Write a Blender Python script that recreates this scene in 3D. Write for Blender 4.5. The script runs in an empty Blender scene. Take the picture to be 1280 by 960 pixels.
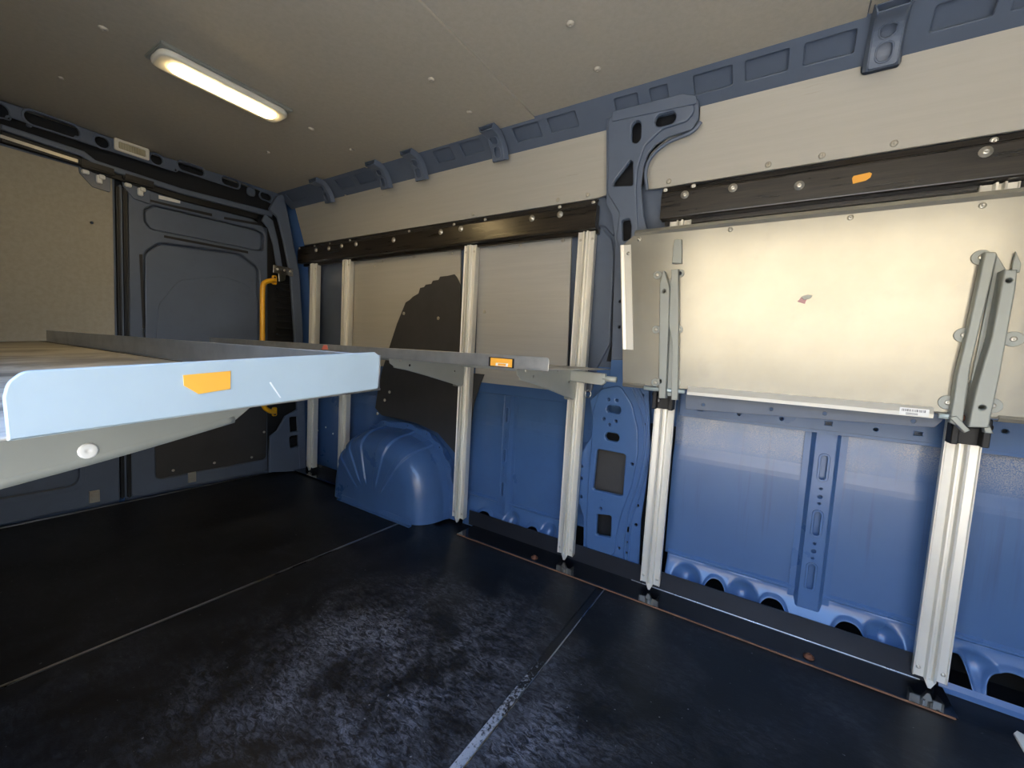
import bpy, bmesh, math, random
from mathutils import Vector, Matrix
random.seed(7)
C = bpy.context.scene.collection
V = Vector
# ------------------------------------------------------------------ camera calibration (1280x960 frame)
FPX = 517.25
YAW, PITCH, ROLL = (math.radians(a) for a in (32.682, -4.43, 3.219))
CAM = V((0, 0, 0.84))
_cy, _sy, _cp, _sp = math.cos(YAW), math.sin(YAW), math.cos(PITCH), math.sin(PITCH)
FW = V((-_sy*_cp, _cy*_cp, _sp)); _r = V((_cy, _sy, 0)); _u = _r.cross(FW)
RT = _r*math.cos(ROLL) + _u*math.sin(ROLL); UP = -_r*math.sin(ROLL) + _u*math.cos(ROLL)

def ray(px, py):
    return RT*((px-640)/FPX) - UP*((py-480)/FPX) + FW
def on(px, py, ax, v):
    d = ray(px, py); return CAM + d*((v-CAM[ax])/d[ax])
def onp(px, py, prof):                     # measured against a wall whose y is a function of z
    y = 1.5
    for _ in range(12):
        p = on(px, py, 1, y); y = prof(max(-.1, min(1.8, p.z)))
    return p
def lerp(tab, z):
    if z <= tab[0][0]: return tab[0][1]
    for (a, b), (c, d) in zip(tab, tab[1:]):
        if z <= c: return b + (d-b)*(z-a)/(c-a)
    return tab[-1][1]
def xr(px, y, z):                          # x of the wall point at height z seen in picture column px
    lo, hi = -3.2, .75
    for _ in range(40):
        m = (lo+hi)/2; d = V((m, y, z))-CAM
        q = 640 + FPX*d.dot(RT)/d.dot(FW)
        if q < px: lo = m
        else: hi = m
    return lo

# ------------------------------------------------------------------ materials
def lin(c):
    return tuple(((x/255)/12.92 if x/255 <= .04045 else ((x/255+.055)/1.055)**2.4) for x in c) + (1,)
class NT:
    def __init__(s, name):
        s.m = bpy.data.materials.new(name); s.m.use_nodes = True
        s.t = s.m.node_tree; s.b = s.t.nodes['Principled BSDF']
        s.co = s.t.nodes.new('ShaderNodeTexCoord').outputs['Object']
    def n(s, kind, **kw):
        x = s.t.nodes.new(kind)
        for k, v in kw.items(): setattr(x, k, v)
        return x
    def l(s, a, b): s.t.links.new(a, b)
    def mapped(s, scale, rot=(0, 0, 0)):
        m = s.n('ShaderNodeMapping'); m.inputs['Scale'].default_value = scale; m.inputs['Rotation'].default_value = rot
        s.l(s.co, m.inputs['Vector']); return m.outputs['Vector']
    def noise(s, scale, detail=4, rough=.6, vec=None, dist=0):
        x = s.n('ShaderNodeTexNoise'); x.inputs['Scale'].default_value = scale; x.inputs['Detail'].default_value = detail
        x.inputs['Roughness'].default_value = rough; x.inputs['Distortion'].default_value = dist
        s.l(vec if vec else s.co, x.inputs['Vector']); return x.outputs['Fac']
    def ramp(s, fac, a, b, pa=.3, pb=.7):
        r = s.n('ShaderNodeValToRGB'); e = r.color_ramp.elements
        e[0].position, e[1].position = pa, pb; e[0].color = a; e[1].color = b
        s.l(fac, r.inputs['Fac']); return r.outputs['Color']
    def g(s, fac, a, b, pa=.3, pb=.7):
        return s.ramp(fac, (a, a, a, 1), (b, b, b, 1), pa, pb)
    def mix(s, fac, a, b):
        m = s.n('ShaderNodeMix', data_type='RGBA')
        s.l(fac, m.inputs[0])
        for v, i in ((a, 6), (b, 7)):
            if isinstance(v, tuple): m.inputs[i].default_value = v
            else: s.l(v, m.inputs[i])
        return m.outputs[2]
    def bump(s, h, strength=.1, dist=.01):
        b = s.n('ShaderNodeBump'); b.inputs['Strength'].default_value = strength; b.inputs['Distance'].default_value = dist
        s.l(h, b.inputs['Height']); s.l(b.outputs['Normal'], s.b.inputs['Normal'])
    def set(s, **kw):
        for k, v in kw.items():
            i = s.b.inputs[k.replace('_', ' ')]
            if hasattr(v, 'links'): s.l(v, i)
            else: i.default_value = v
        return s
def plain(name, rgb, rough=.5, metal=0, coat=0, var=.12):
    t = NT(name); c = lin(rgb)
    d = tuple(x*(1-var) for x in c[:3])+(1,)
    t.set(Base_Color=t.ramp(t.noise(9, 5), d, c), Roughness=rough, Metallic=metal, Coat_Weight=coat)
    return t.m
M = {}
def blue(name, rgb, rough=.3, coat=.35, dirt=.12, grime=(62, 60, 58)):
    t = NT(name); c = lin(rgb); d = tuple(x*.86 for x in c[:3])+(1,)
    base = t.ramp(t.noise(2.2, 4), d, c, .35, .65)
    dust = t.g(t.noise(24, 8, .7), 0, dirt, .5, .78)
    t.set(Base_Color=t.mix(dust, base, lin(grime)), Roughness=t.g(t.noise(5, 5), rough*.85, rough*1.25), Coat_Weight=coat, Coat_Roughness=.16, Specular_IOR_Level=.35)
    t.bump(t.noise(160, 2), .03, .002)
    return t.m
M['blue'] = blue('blue_body_paint', (73, 105, 150))
M['light_greyed_blue'] = blue('light_greyed_blue_paint', (92, 102, 118), .42, .15)  # same body paint, greyed to stand in for the warmer light on it
def wax_blue():                               # blue paint with speckled wax overspray along the upper band
    t = NT('wax_speckled_blue_paint')
    sp = t.g(t.noise(420, 3, .75), 0, 1, .40, .62)
    big = t.g(t.noise(3.1, 3), .1, 1, .4, .62)
    sx = t.n('ShaderNodeSeparateXYZ'); t.l(t.co, sx.inputs[0])
    def sm(a, b):
        r = t.n('ShaderNodeMapRange', interpolation_type='SMOOTHSTEP'); t.l(sx.outputs['Z'], r.inputs[0])
        r.inputs[1].default_value = a; r.inputs[2].default_value = b; return r.outputs[0]
    def mul(a, b):
        m = t.n('ShaderNodeMath', operation='MULTIPLY')
        for v, i in ((a, 0), (b, 1)):
            if isinstance(v, float): m.inputs[i].default_value = v
            else: t.l(v, m.inputs[i])
        return m.outputs[0]
    k = mul(mul(mul(sp, big), sm(.52, .56)), .75)
    base = t.ramp(t.noise(2.2, 4), lin((67, 96, 137)), lin((73, 103, 145)), .35, .65)
    drip = t.g(t.noise(1.0, 4, .6, t.mapped((60, 1, 2.2))), 0, .35, .56, .72)
    c2 = t.mix(mul(drip, sm(.18, .35)), base, lin((60, 70, 96)))
    t.set(Base_Color=t.mix(k, c2, lin((176, 170, 160))), Roughness=t.g(k, .3, .55, 0, 1), Coat_Weight=.5, Coat_Roughness=.08)
    t.bump(sp, .05, .002)
    return t.m
M['wax'] = wax_blue()
def board(name, a, b, grain=(0, 0, 0)):
    t = NT(name)
    gr = t.noise(1.0, 6, .65, t.mapped((3, 60, 60)))
    base = t.ramp(gr, lin(a), lin(b), .38, .62)
    str_ = t.g(t.noise(1.0, 5, .6, t.mapped((5, 90, 110))), 0, .5, .68, .78)
    t.set(Base_Color=t.mix(str_, base, lin((96, 84, 68))), Roughness=.62)
    t.bump(gr, .06, .002)
    return t.m
M['board'] = board('beige_lining_board', (168, 163, 150), (172, 167, 154))
M['board2'] = board('grey_lining_board', (164, 161, 153), (169, 166, 158))
M['door_board'] = board('grey_door_board', (148, 141, 124), (156, 149, 132))
M['dark_board'] = plain('dark_lining_board', (60, 59, 58), .55, 0, 0, .25)
def ceil_mat():
    t = NT('grey_ceiling_board')
    f = t.noise(60, 5, .7)
    t.set(Base_Color=t.ramp(f, lin((172, 165, 150)), lin((179, 172, 157)), .35, .65), Roughness=.6)
    t.bump(f, .04, .002); return t.m
M['ceil'] = ceil_mat()
def floor_mat():
    t = NT('scuffed_black_floor_board')
    cloud = t.noise(4.5, 5, .65, None, .4)
    fine = t.noise(1.0, 10, .82, t.mapped((38, 85, 40), (0, 0, .6)), .8)
    fine2 = t.noise(1, 7, .7, t.mapped((9, 34, 10), (0, 0, .5)))
    def mul(a, b):
        m = t.n('ShaderNodeMath', operation='MULTIPLY'); t.l(a, m.inputs[0]); t.l(b, m.inputs[1]); return m.outputs[0]
    mp = t.n('ShaderNodeMapping', vector_type='POINT'); mp.inputs['Location'].default_value = (.72*1.7, -.72*1.9, 0); mp.inputs['Scale'].default_value = (1.7, 1.9, 1)
    t.l(t.co, mp.inputs['Vector']); gr = t.n('ShaderNodeTexGradient', gradient_type='SPHERICAL'); t.l(mp.outputs['Vector'], gr.inputs['Vector'])
    worn = t.g(gr.outputs['Fac'], .16, 1.0, 0, .6)          # the trodden patch inside the side door
    d = mul(mul(t.g(cloud, .08, 1, .40, .66), t.g(fine, .05, 1, .44, .70)), worn)
    d2 = mul(t.g(t.noise(2.6, 3), 0, 1, .5, .7), t.g(fine2, 0, .3, .5, .8))
    spk = t.g(t.noise(95, 2, .5), 0, .6, .72, .78)
    c = t.mix(d, lin((13, 13, 13)), lin((150, 152, 160)))
    c = t.mix(d2, c, lin((96, 98, 106)))
    c = t.mix(spk, c, lin((130, 130, 130)))
    t.set(Base_Color=c, Roughness=t.g(fine, .34, .5), Specular_IOR_Level=.28)
    t.bump(t.noise(220, 3), .12, .002)
    return t.m
M['floor'] = floor_mat()
def wood_black():
    t = NT('black_stained_wood')
    gr = t.noise(1.0, 6, .7, t.mapped((4, 80, 80)))
    t.set(Base_Color=t.ramp(gr, lin((22, 19, 16)), lin((58, 50, 40)), .4, .75), Roughness=t.g(gr, .22, .42), Coat_Weight=.2, Coat_Roughness=.2)
    t.bump(gr, .15, .002); return t.m
M['rail'] = wood_black()
def metal(name, rgb, rough, stretch=(40, 40, 3), met=1.0, dark=.8):
    t = NT(name); c = lin(rgb); d = tuple(x*dark for x in c[:3])+(1,)
    f = t.noise(1.0, 6, .65, t.mapped(stretch)); g = t.noise(14, 5)
    t.set(Base_Color=t.ramp(g, d, c, .35, .6), Metallic=met, Roughness=t.g(f, rough*.8, rough*1.25))
    t.bump(f, .04, .001); return t.m
M['alu'] = plain('bright_extruded_aluminium', (230, 226, 214), .36, .4, 0, .06)
def galv():
    t = NT('galvanised_sheet')
    f = t.noise(5, 6, .6); s = t.noise(48, 4, .7)
    c = t.ramp(f, lin((160, 156, 143)), lin((170, 166, 153)), .35, .65)
    st = t.g(t.noise(9, 5, .6), 0, .25, .6, .85)
    c = t.mix(st, c, lin((112, 109, 101)))
    t.set(Base_Color=c, Metallic=.55, Roughness=t.g(s, .18, .25)); t.bump(t.noise(7, 3), .05, .004); return t.m
M['galv'] = galv()
M['shelf_white'] = plain('pale_zinc_shelf_lip', (178, 192, 194), .4, .2, 0, .08)
M['shelf_lip'] = metal('zinc_shelf_lip', (190, 190, 186), .36, (3, 60, 60), .8)
def top_mat():
    t = NT('worn_shelf_top')
    f = t.noise(1.0, 7, .7, t.mapped((7, 3.5, 4), (0, 0, .4)), .8)
    t.set(Base_Color=t.ramp(f, lin((112, 108, 100)), lin((176, 172, 162)), .36, .56), Metallic=.15, Roughness=.5); return t.m
M['shelf_top'] = top_mat()
M['bracket'] = plain('grey_bracket_paint', (150, 153, 146), .42, .25, 0, .08)
M['bracket_light'] = plain('light_grey_bracket_paint', (186, 188, 178), .42, .25, 0, .08)
M['yellow'] = plain('yellow_handle_paint', (242, 176, 22), .38, 0, .3, .05)
M['tape'] = plain('orange_tape', (244, 172, 60), .5, 0, 0, .12)
M['black'] = plain('black_rubber', (20, 20, 21), .5)
M['hole'] = plain('dark_cavity', (24, 26, 30), .8)
M['brown_hole'] = plain('brown_cavity', (62, 52, 34), .8)
M['gloss_black'] = plain('gloss_black_steel', (20, 22, 26), .12, .2, .5)
M['steel_dark'] = plain('dark_steel_leg', (44, 47, 54), .42, .3, 0, .3)
M['rust'] = plain('rusty_steel_edge', (142, 104, 78), .7, .3, 0, .45)
M['rust_bolt'] = plain('rusty_bolt', (120, 74, 50), .7, .3, 0, .4)
M['screw'] = plain('zinc_screw', (206, 200, 186), .3, .7)
M['screw_board'] = plain('beige_screw_cap', (176, 168, 150), .5, .2)
M['lamp_body'] = plain('white_lamp_body', (226, 222, 208), .35)
M['lens_clear'] = plain('clear_light_lens', (200, 190, 160), .2, .1, .4, .4)
M['white'] = plain('white_plastic', (228, 228, 222), .4)
M['chrome'] = plain('chromed_plate', (214, 208, 196), .16, 1)
M['paper'] = plain('white_sticker', (232, 232, 228), .6)
M['ink'] = plain('grey_print', (120, 120, 122), .7)
M['pink'] = plain('pink_remnant', (196, 150, 150), .6)
M['red'] = plain('red_tab', (206, 110, 92), .5)
M['silver_strip'] = metal('silver_joint_strip', (196, 196, 196), .3, (60, 3, 60))
def dusty_channel():
    t = NT('dusty_black_channel')
    f = t.noise(120, 6, .7)
    sx = t.n('ShaderNodeSeparateXYZ'); t.l(t.co, sx.inputs[0])
    r = t.n('ShaderNodeMapRange'); t.l(sx.outputs['Y'], r.inputs[0])
    r.inputs[1].default_value = 1.25; r.inputs[2].default_value = .5; r.inputs[3].default_value = -.28; r.inputs[4].default_value = .28
    a = t.n('ShaderNodeMath', operation='ADD', use_clamp=True); t.l(f, a.inputs[0]); t.l(r.outputs[0], a.inputs[1])
    t.set(Base_Color=t.ramp(a.outputs[0], lin((12, 12, 13)), lin((150, 152, 156)), .5, .62), Roughness=.4); return t.m
M['channel'] = dusty_channel()
def emis(name, rgb, s):
    t = NT(name); t.set(Base_Color=lin(rgb), Emission_Color=lin(rgb), Emission_Strength=s, Roughness=.4); return t.m
M['led'] = emis('lit_led_lens', (255, 222, 158), 13.0)
M['ground'] = plain('pale_sandy_paving', (198, 188, 168), .9)
M['render'] = plain('added_facade_sand_render', (186, 173, 150), .9)
M['added_plinth_dark'] = plain('added_plinth_grey', (62, 64, 66), .9)

# ------------------------------------------------------------------ object helpers
ORIG = {}
def origin(p):
    return ORIG[p.name] if p else V((0, 0, 0))
def link(name, me, mat=None, parent=None, at=None):
    """mesh in world coordinates -> object; its origin goes to `at` (top level) or stays with its parent's"""
    o = bpy.data.objects.new(name, me); C.objects.link(o)
    w = origin(parent) if parent else (V(at) if at else V((0, 0, 0)))
    me.transform(Matrix.Translation(-w))
    if parent: o.parent = parent
    else: o.location = w
    ORIG[o.name] = w
    if mat is not None and not me.materials: me.materials.append(M[mat])
    return o
def tag(o, label=None, cat=None, group=None, kind=None):
    if label: o['label'] = label
    if cat: o['category'] = cat
    if group: o['group'] = group
    if kind: o['kind'] = kind
    return o
def thing(name, loc, label, cat, group=None):
    o = bpy.data.objects.new(name, None); C.objects.link(o); o.location = loc; ORIG[o.name] = V(loc)
    o.empty_display_size = .05
    return tag(o, label, cat, group)
def struct(o): o['kind'] = 'structure'; return o
def copy_tree(o, parent=None, loc=None):
    c = o.copy(); C.objects.link(c)
    if parent: c.parent = parent
    if loc is not None: c.location = loc; ORIG[c.name] = V(loc)
    for ch in list(o.children): copy_tree(ch, c)
    return c
def from_bm(bm, name, smooth=False):
    me = bpy.data.meshes.new(name)
    bmesh.ops.recalc_face_normals(bm, faces=bm.faces)
    bm.to_mesh(me); bm.free()
    if smooth:
        for p in me.polygons: p.use_smooth = True
    return me
def bevel_bm(bm, r, seg=2, ang=35):
    es = [e for e in bm.edges if len(e.link_faces) == 2 and e.calc_face_angle(0) > math.radians(ang)]
    if es and r > 0: bmesh.ops.bevel(bm, geom=es, offset=r, segments=seg, affect='EDGES', clamp_overlap=True)
def box(lo, hi, bev=.002, name='box'):
    bm = bmesh.new(); bmesh.ops.create_cube(bm, size=1)
    lo, hi = V(lo), V(hi)
    for v in bm.verts: v.co = V([lo[i]+(v.co[i]+.5)*(hi[i]-lo[i]) for i in range(3)])
    bevel_bm(bm, bev); return from_bm(bm, name)
def boxes(lst, bev=.001, name='boxes'):
    bm = bmesh.new()
    for lo, hi in lst:
        r = bmesh.ops.create_cube(bm, size=1); lo, hi = V(lo), V(hi)
        for v in r['verts']: v.co = V([lo[i]+(v.co[i]+.5)*(hi[i]-lo[i]) for i in range(3)])
    bevel_bm(bm, bev, 1); return from_bm(bm, name)
def prism(prof, p0, p1, a, b, bev=0, name='prism', caps=True):
    """2-D profile (along vectors a, b) swept from p0 to p1"""
    bm = bmesh.new(); a, b = V(a), V(b)
    v0 = [bm.verts.new(V(p0)+a*s+b*t) for s, t in prof]; v1 = [bm.verts.new(V(p1)+a*s+b*t) for s, t in prof]
    n = len(prof)
    for i in range(n): bm.faces.new((v0[i], v0[(i+1) % n], v1[(i+1) % n], v1[i]))
    if caps: bm.faces.new(v0[::-1]); bm.faces.new(v1)
    bmesh.ops.recalc_face_normals(bm, faces=bm.faces)
    bevel_bm(bm, bev, 1); return from_bm(bm, name)
def sheet_profile(path, th):
    """closed outline of a bent sheet of thickness th along a 2-D path"""
    P = [V((x, y)) for x, y in path]; L, R = [], []
    for i, p in enumerate(P):
        d = V((0, 0))
        if i > 0: d += (p-P[i-1]).normalized()
        if i < len(P)-1: d += (P[i+1]-p).normalized()
        d.normalize(); n = V((-d.y, d.x))
        k = 1.0
        if 0 < i < len(P)-1: k = 1/max(.5, n.dot(V((-(p-P[i-1]).normalized().y, (p-P[i-1]).normalized().x))))
        L.append(p+n*th/2*k); R.append(p-n*th/2*k)
    return [tuple(q) for q in L]+[tuple(q) for q in R[::-1]]
def rounded(pts, r, seg=5):
    """2-D polygon with rounded corners; r a number or one per corner"""
    out = []; n = len(pts)
    for i in range(n):
        p = V(pts[i][:2]); a = V(pts[i-1][:2]); b = V(pts[(i+1) % n][:2])
        rr = r[i] if isinstance(r, (list, tuple)) else r
        da, db = (a-p), (b-p); la, lb = da.length, db.length
        if rr <= 0 or la < 1e-6 or lb < 1e-6: out.append(tuple(p)); continue
        da /= la; db /= lb
        ang = math.acos(max(-1, min(1, da.dot(db))))
        if ang > math.radians(172): out.append(tuple(p)); continue
        t = min(rr/math.tan(ang/2), la*.48, lb*.48)
        p0, p1 = p+da*t, p+db*t
        for k in range(seg+1):
            s = k/seg; q = p0*(1-s)**2+p*2*s*(1-s)+p1*s*s; out.append(tuple(q))
    return out
def oval(c, w, h, rot=0, seg=7):
    """stadium of total width w and height h"""
    r = min(w, h)/2; pts = []; dx, dy = max(0, w/2-r), max(0, h/2-r)
    for q, (sx, sy) in enumerate(((1, 1), (-1, 1), (-1, -1), (1, -1))):
        for k in range(seg+1):
            a = math.pi/2*(q+k/seg); pts.append((sx*dx+r*math.cos(a), sy*dy+r*math.sin(a)))
    cr, sr = math.cos(rot), math.sin(rot)
    return [(c[0]+x*cr-y*sr, c[1]+x*sr+y*cr) for x, y in pts]
def plate(outer, holes, f3, th, bev=.001, cuts=(), name='plate', smooth=False, bres=1):
    """plate with holes: (u,v) outline -> mesh through f3(u,v,w); w from 0 (back) to th (front)"""
    cu = bpy.data.curves.new('tmp', 'CURVE'); cu.dimensions = '2D'; cu.fill_mode = 'BOTH'
    for poly in [outer]+list(holes):
        pl = [p for i, p in enumerate(poly) if (V(p[:2])-V(poly[i-1][:2])).length > 1e-5]
        s = cu.splines.new('POLY'); s.points.add(len(pl)-1); s.use_cyclic_u = True
        for q, p in zip(s.points, pl): q.co = (p[0], p[1], 0, 1)
    bev = min(bev, th*.45)
    cu.extrude = th/2-bev; cu.bevel_depth = bev; cu.bevel_resolution = bres; cu.offset = -bev
    o = bpy.data.objects.new('tmp', cu); C.objects.link(o)
    dg = bpy.context.evaluated_depsgraph_get(); dg.update()
    me = bpy.data.meshes.new_from_object(o.evaluated_get(dg)); me.name = name
    bpy.data.objects.remove(o); bpy.data.curves.remove(cu)
    bm = bmesh.new(); bm.from_mesh(me)
    bmesh.ops.remove_doubles(bm, verts=bm.verts, dist=1e-6)
    for z in cuts:
        bmesh.ops.bisect_plane(bm, geom=bm.verts[:]+bm.edges[:]+bm.faces[:], plane_co=(0, z, 0), plane_no=(0, 1, 0))
    for v in bm.verts: v.co = V(f3(v.co.x, v.co.y, v.co.z+th/2))
    bmesh.ops.recalc_face_normals(bm, faces=bm.faces)
    bm.to_mesh(me); bm.free()
    me.materials.clear()
    return me
def fy(y): return lambda u, v, w: (u, y-w, v)            # plate facing the aisle (-y), back at y
def fx(x): return lambda u, v, w: (x+w, u, v)            # plate facing forward (+x), back at x
def fz(z): return lambda u, v, w: (u, v, z+w)
def fzd(z): return lambda u, v, w: (u, v, z-w)
def fprof(prof, off=0): return lambda u, v, w: (u, prof(v)-off-w, v)
def py_(pts, y): return [(p.x, p.z) for p in (on(a, b, 1, y) for a, b in pts)]
def px_(pts, x): return [(p.y, p.z) for p in (on(a, b, 0, x) for a, b in pts)]
def pz_(pts, z): return [(p.x, p.y) for p in (on(a, b, 2, z) for a, b in pts)]
def pp_(pts, prof): return [(p.x, p.z) for p in (onp(a, b, prof) for a, b in pts)]
def tube(pts, r, n=12, smooth_it=3, name='tube', close=False):
    P = [V(p) for p in pts]
    for _ in range(smooth_it):
        Q = [P[0]]
        for a, b in zip(P, P[1:]): Q += [a*.75+b*.25, a*.25+b*.75]
        Q.append(P[-1]); P = Q
    bm = bmesh.new(); rings = []; nrm = None
    for i, p in enumerate(P):
        t = (P[min(i+1, len(P)-1)]-P[max(i-1, 0)]).normalized()
        if nrm is None: nrm = t.orthogonal().normalized()
        nrm = (nrm-t*nrm.dot(t)).normalized(); b = t.cross(nrm)
        rings.append([bm.verts.new(p+(nrm*math.cos(2*math.pi*k/n)+b*math.sin(2*math.pi*k/n))*r) for k in range(n)])
    for A, B in zip(rings, rings[1:]):
        for k in range(n): bm.faces.new((A[k], A[(k+1) % n], B[(k+1) % n], B[k]))
    bm.faces.new(rings[0][::-1]); bm.faces.new(rings[-1])
    return from_bm(bm, name, True)
def dome(c, n, r, h, washer=0, name='screw'):
    """round screw head: flat rim (optional washer) and domed crown with a recess"""
    bm = bmesh.new(); n = V(n).normalized(); a = n.orthogonal().normalized(); b = n.cross(a); c = V(c)
    prof = []
    if washer: prof += [(washer, 0), (washer, h*.3), (r*1.02, h*.36)]
    else: prof += [(r, 0)]
    prof += [(r, h*.45), (r*.8, h*.82), (r*.5, h), (r*.28, h), (r*.2, h*.65)]
    k = 14; prev = None
    for pr, ph in prof:
        ring = [bm.verts.new(c+n*ph+(a*math.cos(2*math.pi*i/k)+b*math.sin(2*math.pi*i/k))*pr) for i in range(k)]
        if prev:
            for i in range(k): bm.faces.new((prev[i], prev[(i+1) % k], ring[(i+1) % k], ring[i]))
        prev = ring
    bm.faces.new(prev); return from_bm(bm, name, True)
def grid(fn, us, vs, name='grid', smooth=True):
    bm = bmesh.new(); G = [[bm.verts.new(V(fn(u, v))) for v in vs] for u in us]
    for i in range(len(us)-1):
        for j in range(len(vs)-1): bm.faces.new((G[i][j], G[i+1][j], G[i+1][j+1], G[i][j+1]))
    me = from_bm(bm, name, smooth); return me
def lsp(a, b, n): return [a+(b-a)*i/(n-1) for i in range(n)]
def solid(o, th, off=1):
    m = o.modifiers.new('Solidify', 'SOLIDIFY'); m.thickness = th; m.offset = off; return o

XR, XF = -2.63, 1.05               # rear door plane, front bulkhead
CZ = 1.70                          # ceiling
# ================================================================== FLOOR
fl = struct(link('floor', box((XR-.06, -.34, -.05), (XF, 1.69, -.014), .0), 'black'))
S1, S2 = -1.448, -.474
for a, b in ((XR+.0, S1-.006), (S1+.006, S2-.0135), (S2+.0135, XF)):
    y1 = 1.435
    me = box((a, -.30, -.013), (b, y1, 0), .0015)
    link('floor_board', me, 'floor', fl)
link('joint_strip', prism([(-.0055, -.012), (-.0055, .0008), (.0035, .0008), (.0035, -.004), (.0055, -.004), (.0055, -.012)], (S1, -.30, 0), (S1, 1.34, 0), (1, 0, 0), (0, 0, 1)), 'silver_strip', fl)
link('joint_channel', prism([(-.013, -.012), (-.013, -.003), (.013, -.003), (.013, -.012)], (S2, -.30, 0), (S2, 1.425, 0), (1, 0, 0), (0, 0, 1)), 'channel', fl)
link('joint_edge', box((S2+.0105, -.30, -.012), (S2+.0135, 1.43, .0006), .0), 'silver_strip', fl)
link('rear_sill_strip', box((XR-.005, .0, -.012), (XR+.008, 1.47, .003), .001), 'silver_strip', fl)

# ================================================================== CEILING
ce = struct(link('ceiling', box((XR-.03, -.32, CZ+.03), (XF, 1.36, CZ+.05), 0), 'blue'))
for a, b, dz in ((XR-.05, -1.785, .004), (-1.784, -.8335, .0), (-.832, .102, .004), (.104, XF, .007)):
    link('ceiling_board', box((a, -.30, CZ-.003+dz), (b, 1.358, CZ+.006+dz), .001), 'ceil', ce)
for (px, py, big) in [(129, 35, 1), (76, 97, 0), (539, 99, 1), (587, 140, 1), (389, 161, 1), (440, 187, 1), (713, 29, 1), (747, 86, 1), (368, 212, 0), (335, 190, 0)]:
    p = on(px, py, 2, CZ-.003)
    link('screw_cap', dome((p.x, p.y, CZ-.003), (0, 0, -1), .011 if big else .008, .006), 'ceil', ce)

# ================================================================== FAR SIDE WALL
def skin(z): return lerp([(0, 1.605), (.12, 1.60), (.485, 1.594), (.50, 1.596), (.535, 1.604), (.65, 1.600), (.75, 1.60), (1.30, 1.555), (1.72, 1.47)], z)
def pil(z): return lerp([(0, 1.565), (.75, 1.55), (1.30, 1.49), (1.66, 1.415), (1.75, 1.39)], z)
def skin2(z): return skin(z)+.085
zs = [0, .12, .3, .484, .50, .535, .56, .65, .75, 1.0, 1.3, 1.5, 1.72]
link('roof_skin', box((XR-.08, -.36, 1.755), (XF+.02, 1.76, 1.785), 0), 'hole', ce)
wall = struct(link('wall_right', grid(lambda x, z: (x, skin2(z), z-.03), [XR-.05, -1.5, -.5, XF], [0, .4, .9, 1.3, 1.78]), 'hole'))
solid(wall, .02, 1)
def zb(x, arches):
    """lower edge of the wall sheet: arch shaped openings"""
    z = -.012
    for c, w, h in arches:
        t = abs(x-c)/(w/2)
        if t < 1: z = max(z, -.012+h*(1-t**2.6)**.6)
    return z
ARCH = [(xr(893, 1.57, .05), .09, .10), (xr(965, 1.57, .05), .10, .095), (xr(1060, 1.57, .05), .10, .095), (xr(1188, 1.57, .05), .09, .10), (xr(1268, 1.57, .05), .11, .095),
        (xr(606, 1.57, .05), .11, .085), (xr(666, 1.57, .05), .09, .085), (xr(716, 1.57, .05), .10, .1)]
DENT = [(xr(858, 1.58, .07), .10), (xr(928, 1.58, .07), .10), (xr(1102, 1.58, .07), .10), (xr(1216, 1.58, .07), .11), (xr(640, 1.58, .07), .09), (xr(686, 1.58, .07), .08)]
def lower(x, v):
    zt = .125; z0 = zb(x, ARCH); z = zt+(z0-zt)*v
    s = min(1, max(0, (zt-z)/.11)); y = skin(zt)-.002-.045*(s*s*(3-2*s))
    for c, w in DENT:
        q = ((x-c)/(w/2))**2+((z-.055)/.05)**2
        if q < 1: y += .035*(1-q)**1.2
    if z0 > 0 and v > .7: y -= .006*math.sin((v-.7)/.3*math.pi*.5)
    return (x, y, z)
def wall_sheet(name, x0, x1, mat, ztop=1.72, z0=.125):
    zz = [z for z in zs if z0 < z < ztop]+[ztop]
    return solid(link(name, grid(lambda x, z: (x, skin(z), z), lsp(x0, x1, 5), [z0]+zz, smooth=False), mat, wall), .003, 1)
wall_sheet('inner_panel', -.30, XF, 'wax', .70)
wall_sheet('inner_panel', -1.24, -.62, 'blue', .75)
wall_sheet('inner_panel', -.62, -.30, 'blue', .80, .6)
wall_sheet('inner_panel', -.62, -.30, 'light_greyed_blue', 1.7, .80)  # upper wall: same paint, the change of light put into its colour
wall_sheet('inner_panel', XR+.02, -1.24, 'blue', .75, .02)
wall_sheet('inner_panel', XR+.02, -1.24, 'light_greyed_blue', 1.72, .75)
wall_sheet('inner_panel', -1.24, -.62, 'light_greyed_blue', 1.72, .75)
wall_sheet('inner_panel', -.30, XF, 'light_greyed_blue', 1.72, .70)
solid(link('scalloped_foot', grid(lower, lsp(-.29, 1.04, 300), lsp(0, 1, 18)), 'blue', wall), .003, 1)
solid(link('scalloped_foot', grid(lower, lsp(-1.24, -.66, 150), lsp(0, 1, 18)), 'blue', wall), .003, 1)
for x0, x1, y in ((-.29, 1.04, .0), (-1.24, -.66, 0)):     # raised seam above the scallops
    link('foot_seam', prism(sheet_profile([(1.603, .12), (1.594, .128), (1.594, .134), (1.603, .142)], .003), (x0, 0, 0), (x1, 0, 0), (0, 1, 0), (0, 0, 1)), 'blue', wall)
link('foot_rim', prism(sheet_profile([(1.557, .014), (1.551, .0), (1.549, -.013)], .004), (.44, 0, 0), (1.04, 0, 0), (0, 1, 0), (0, 0, 1)), 'blue', wall)
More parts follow.
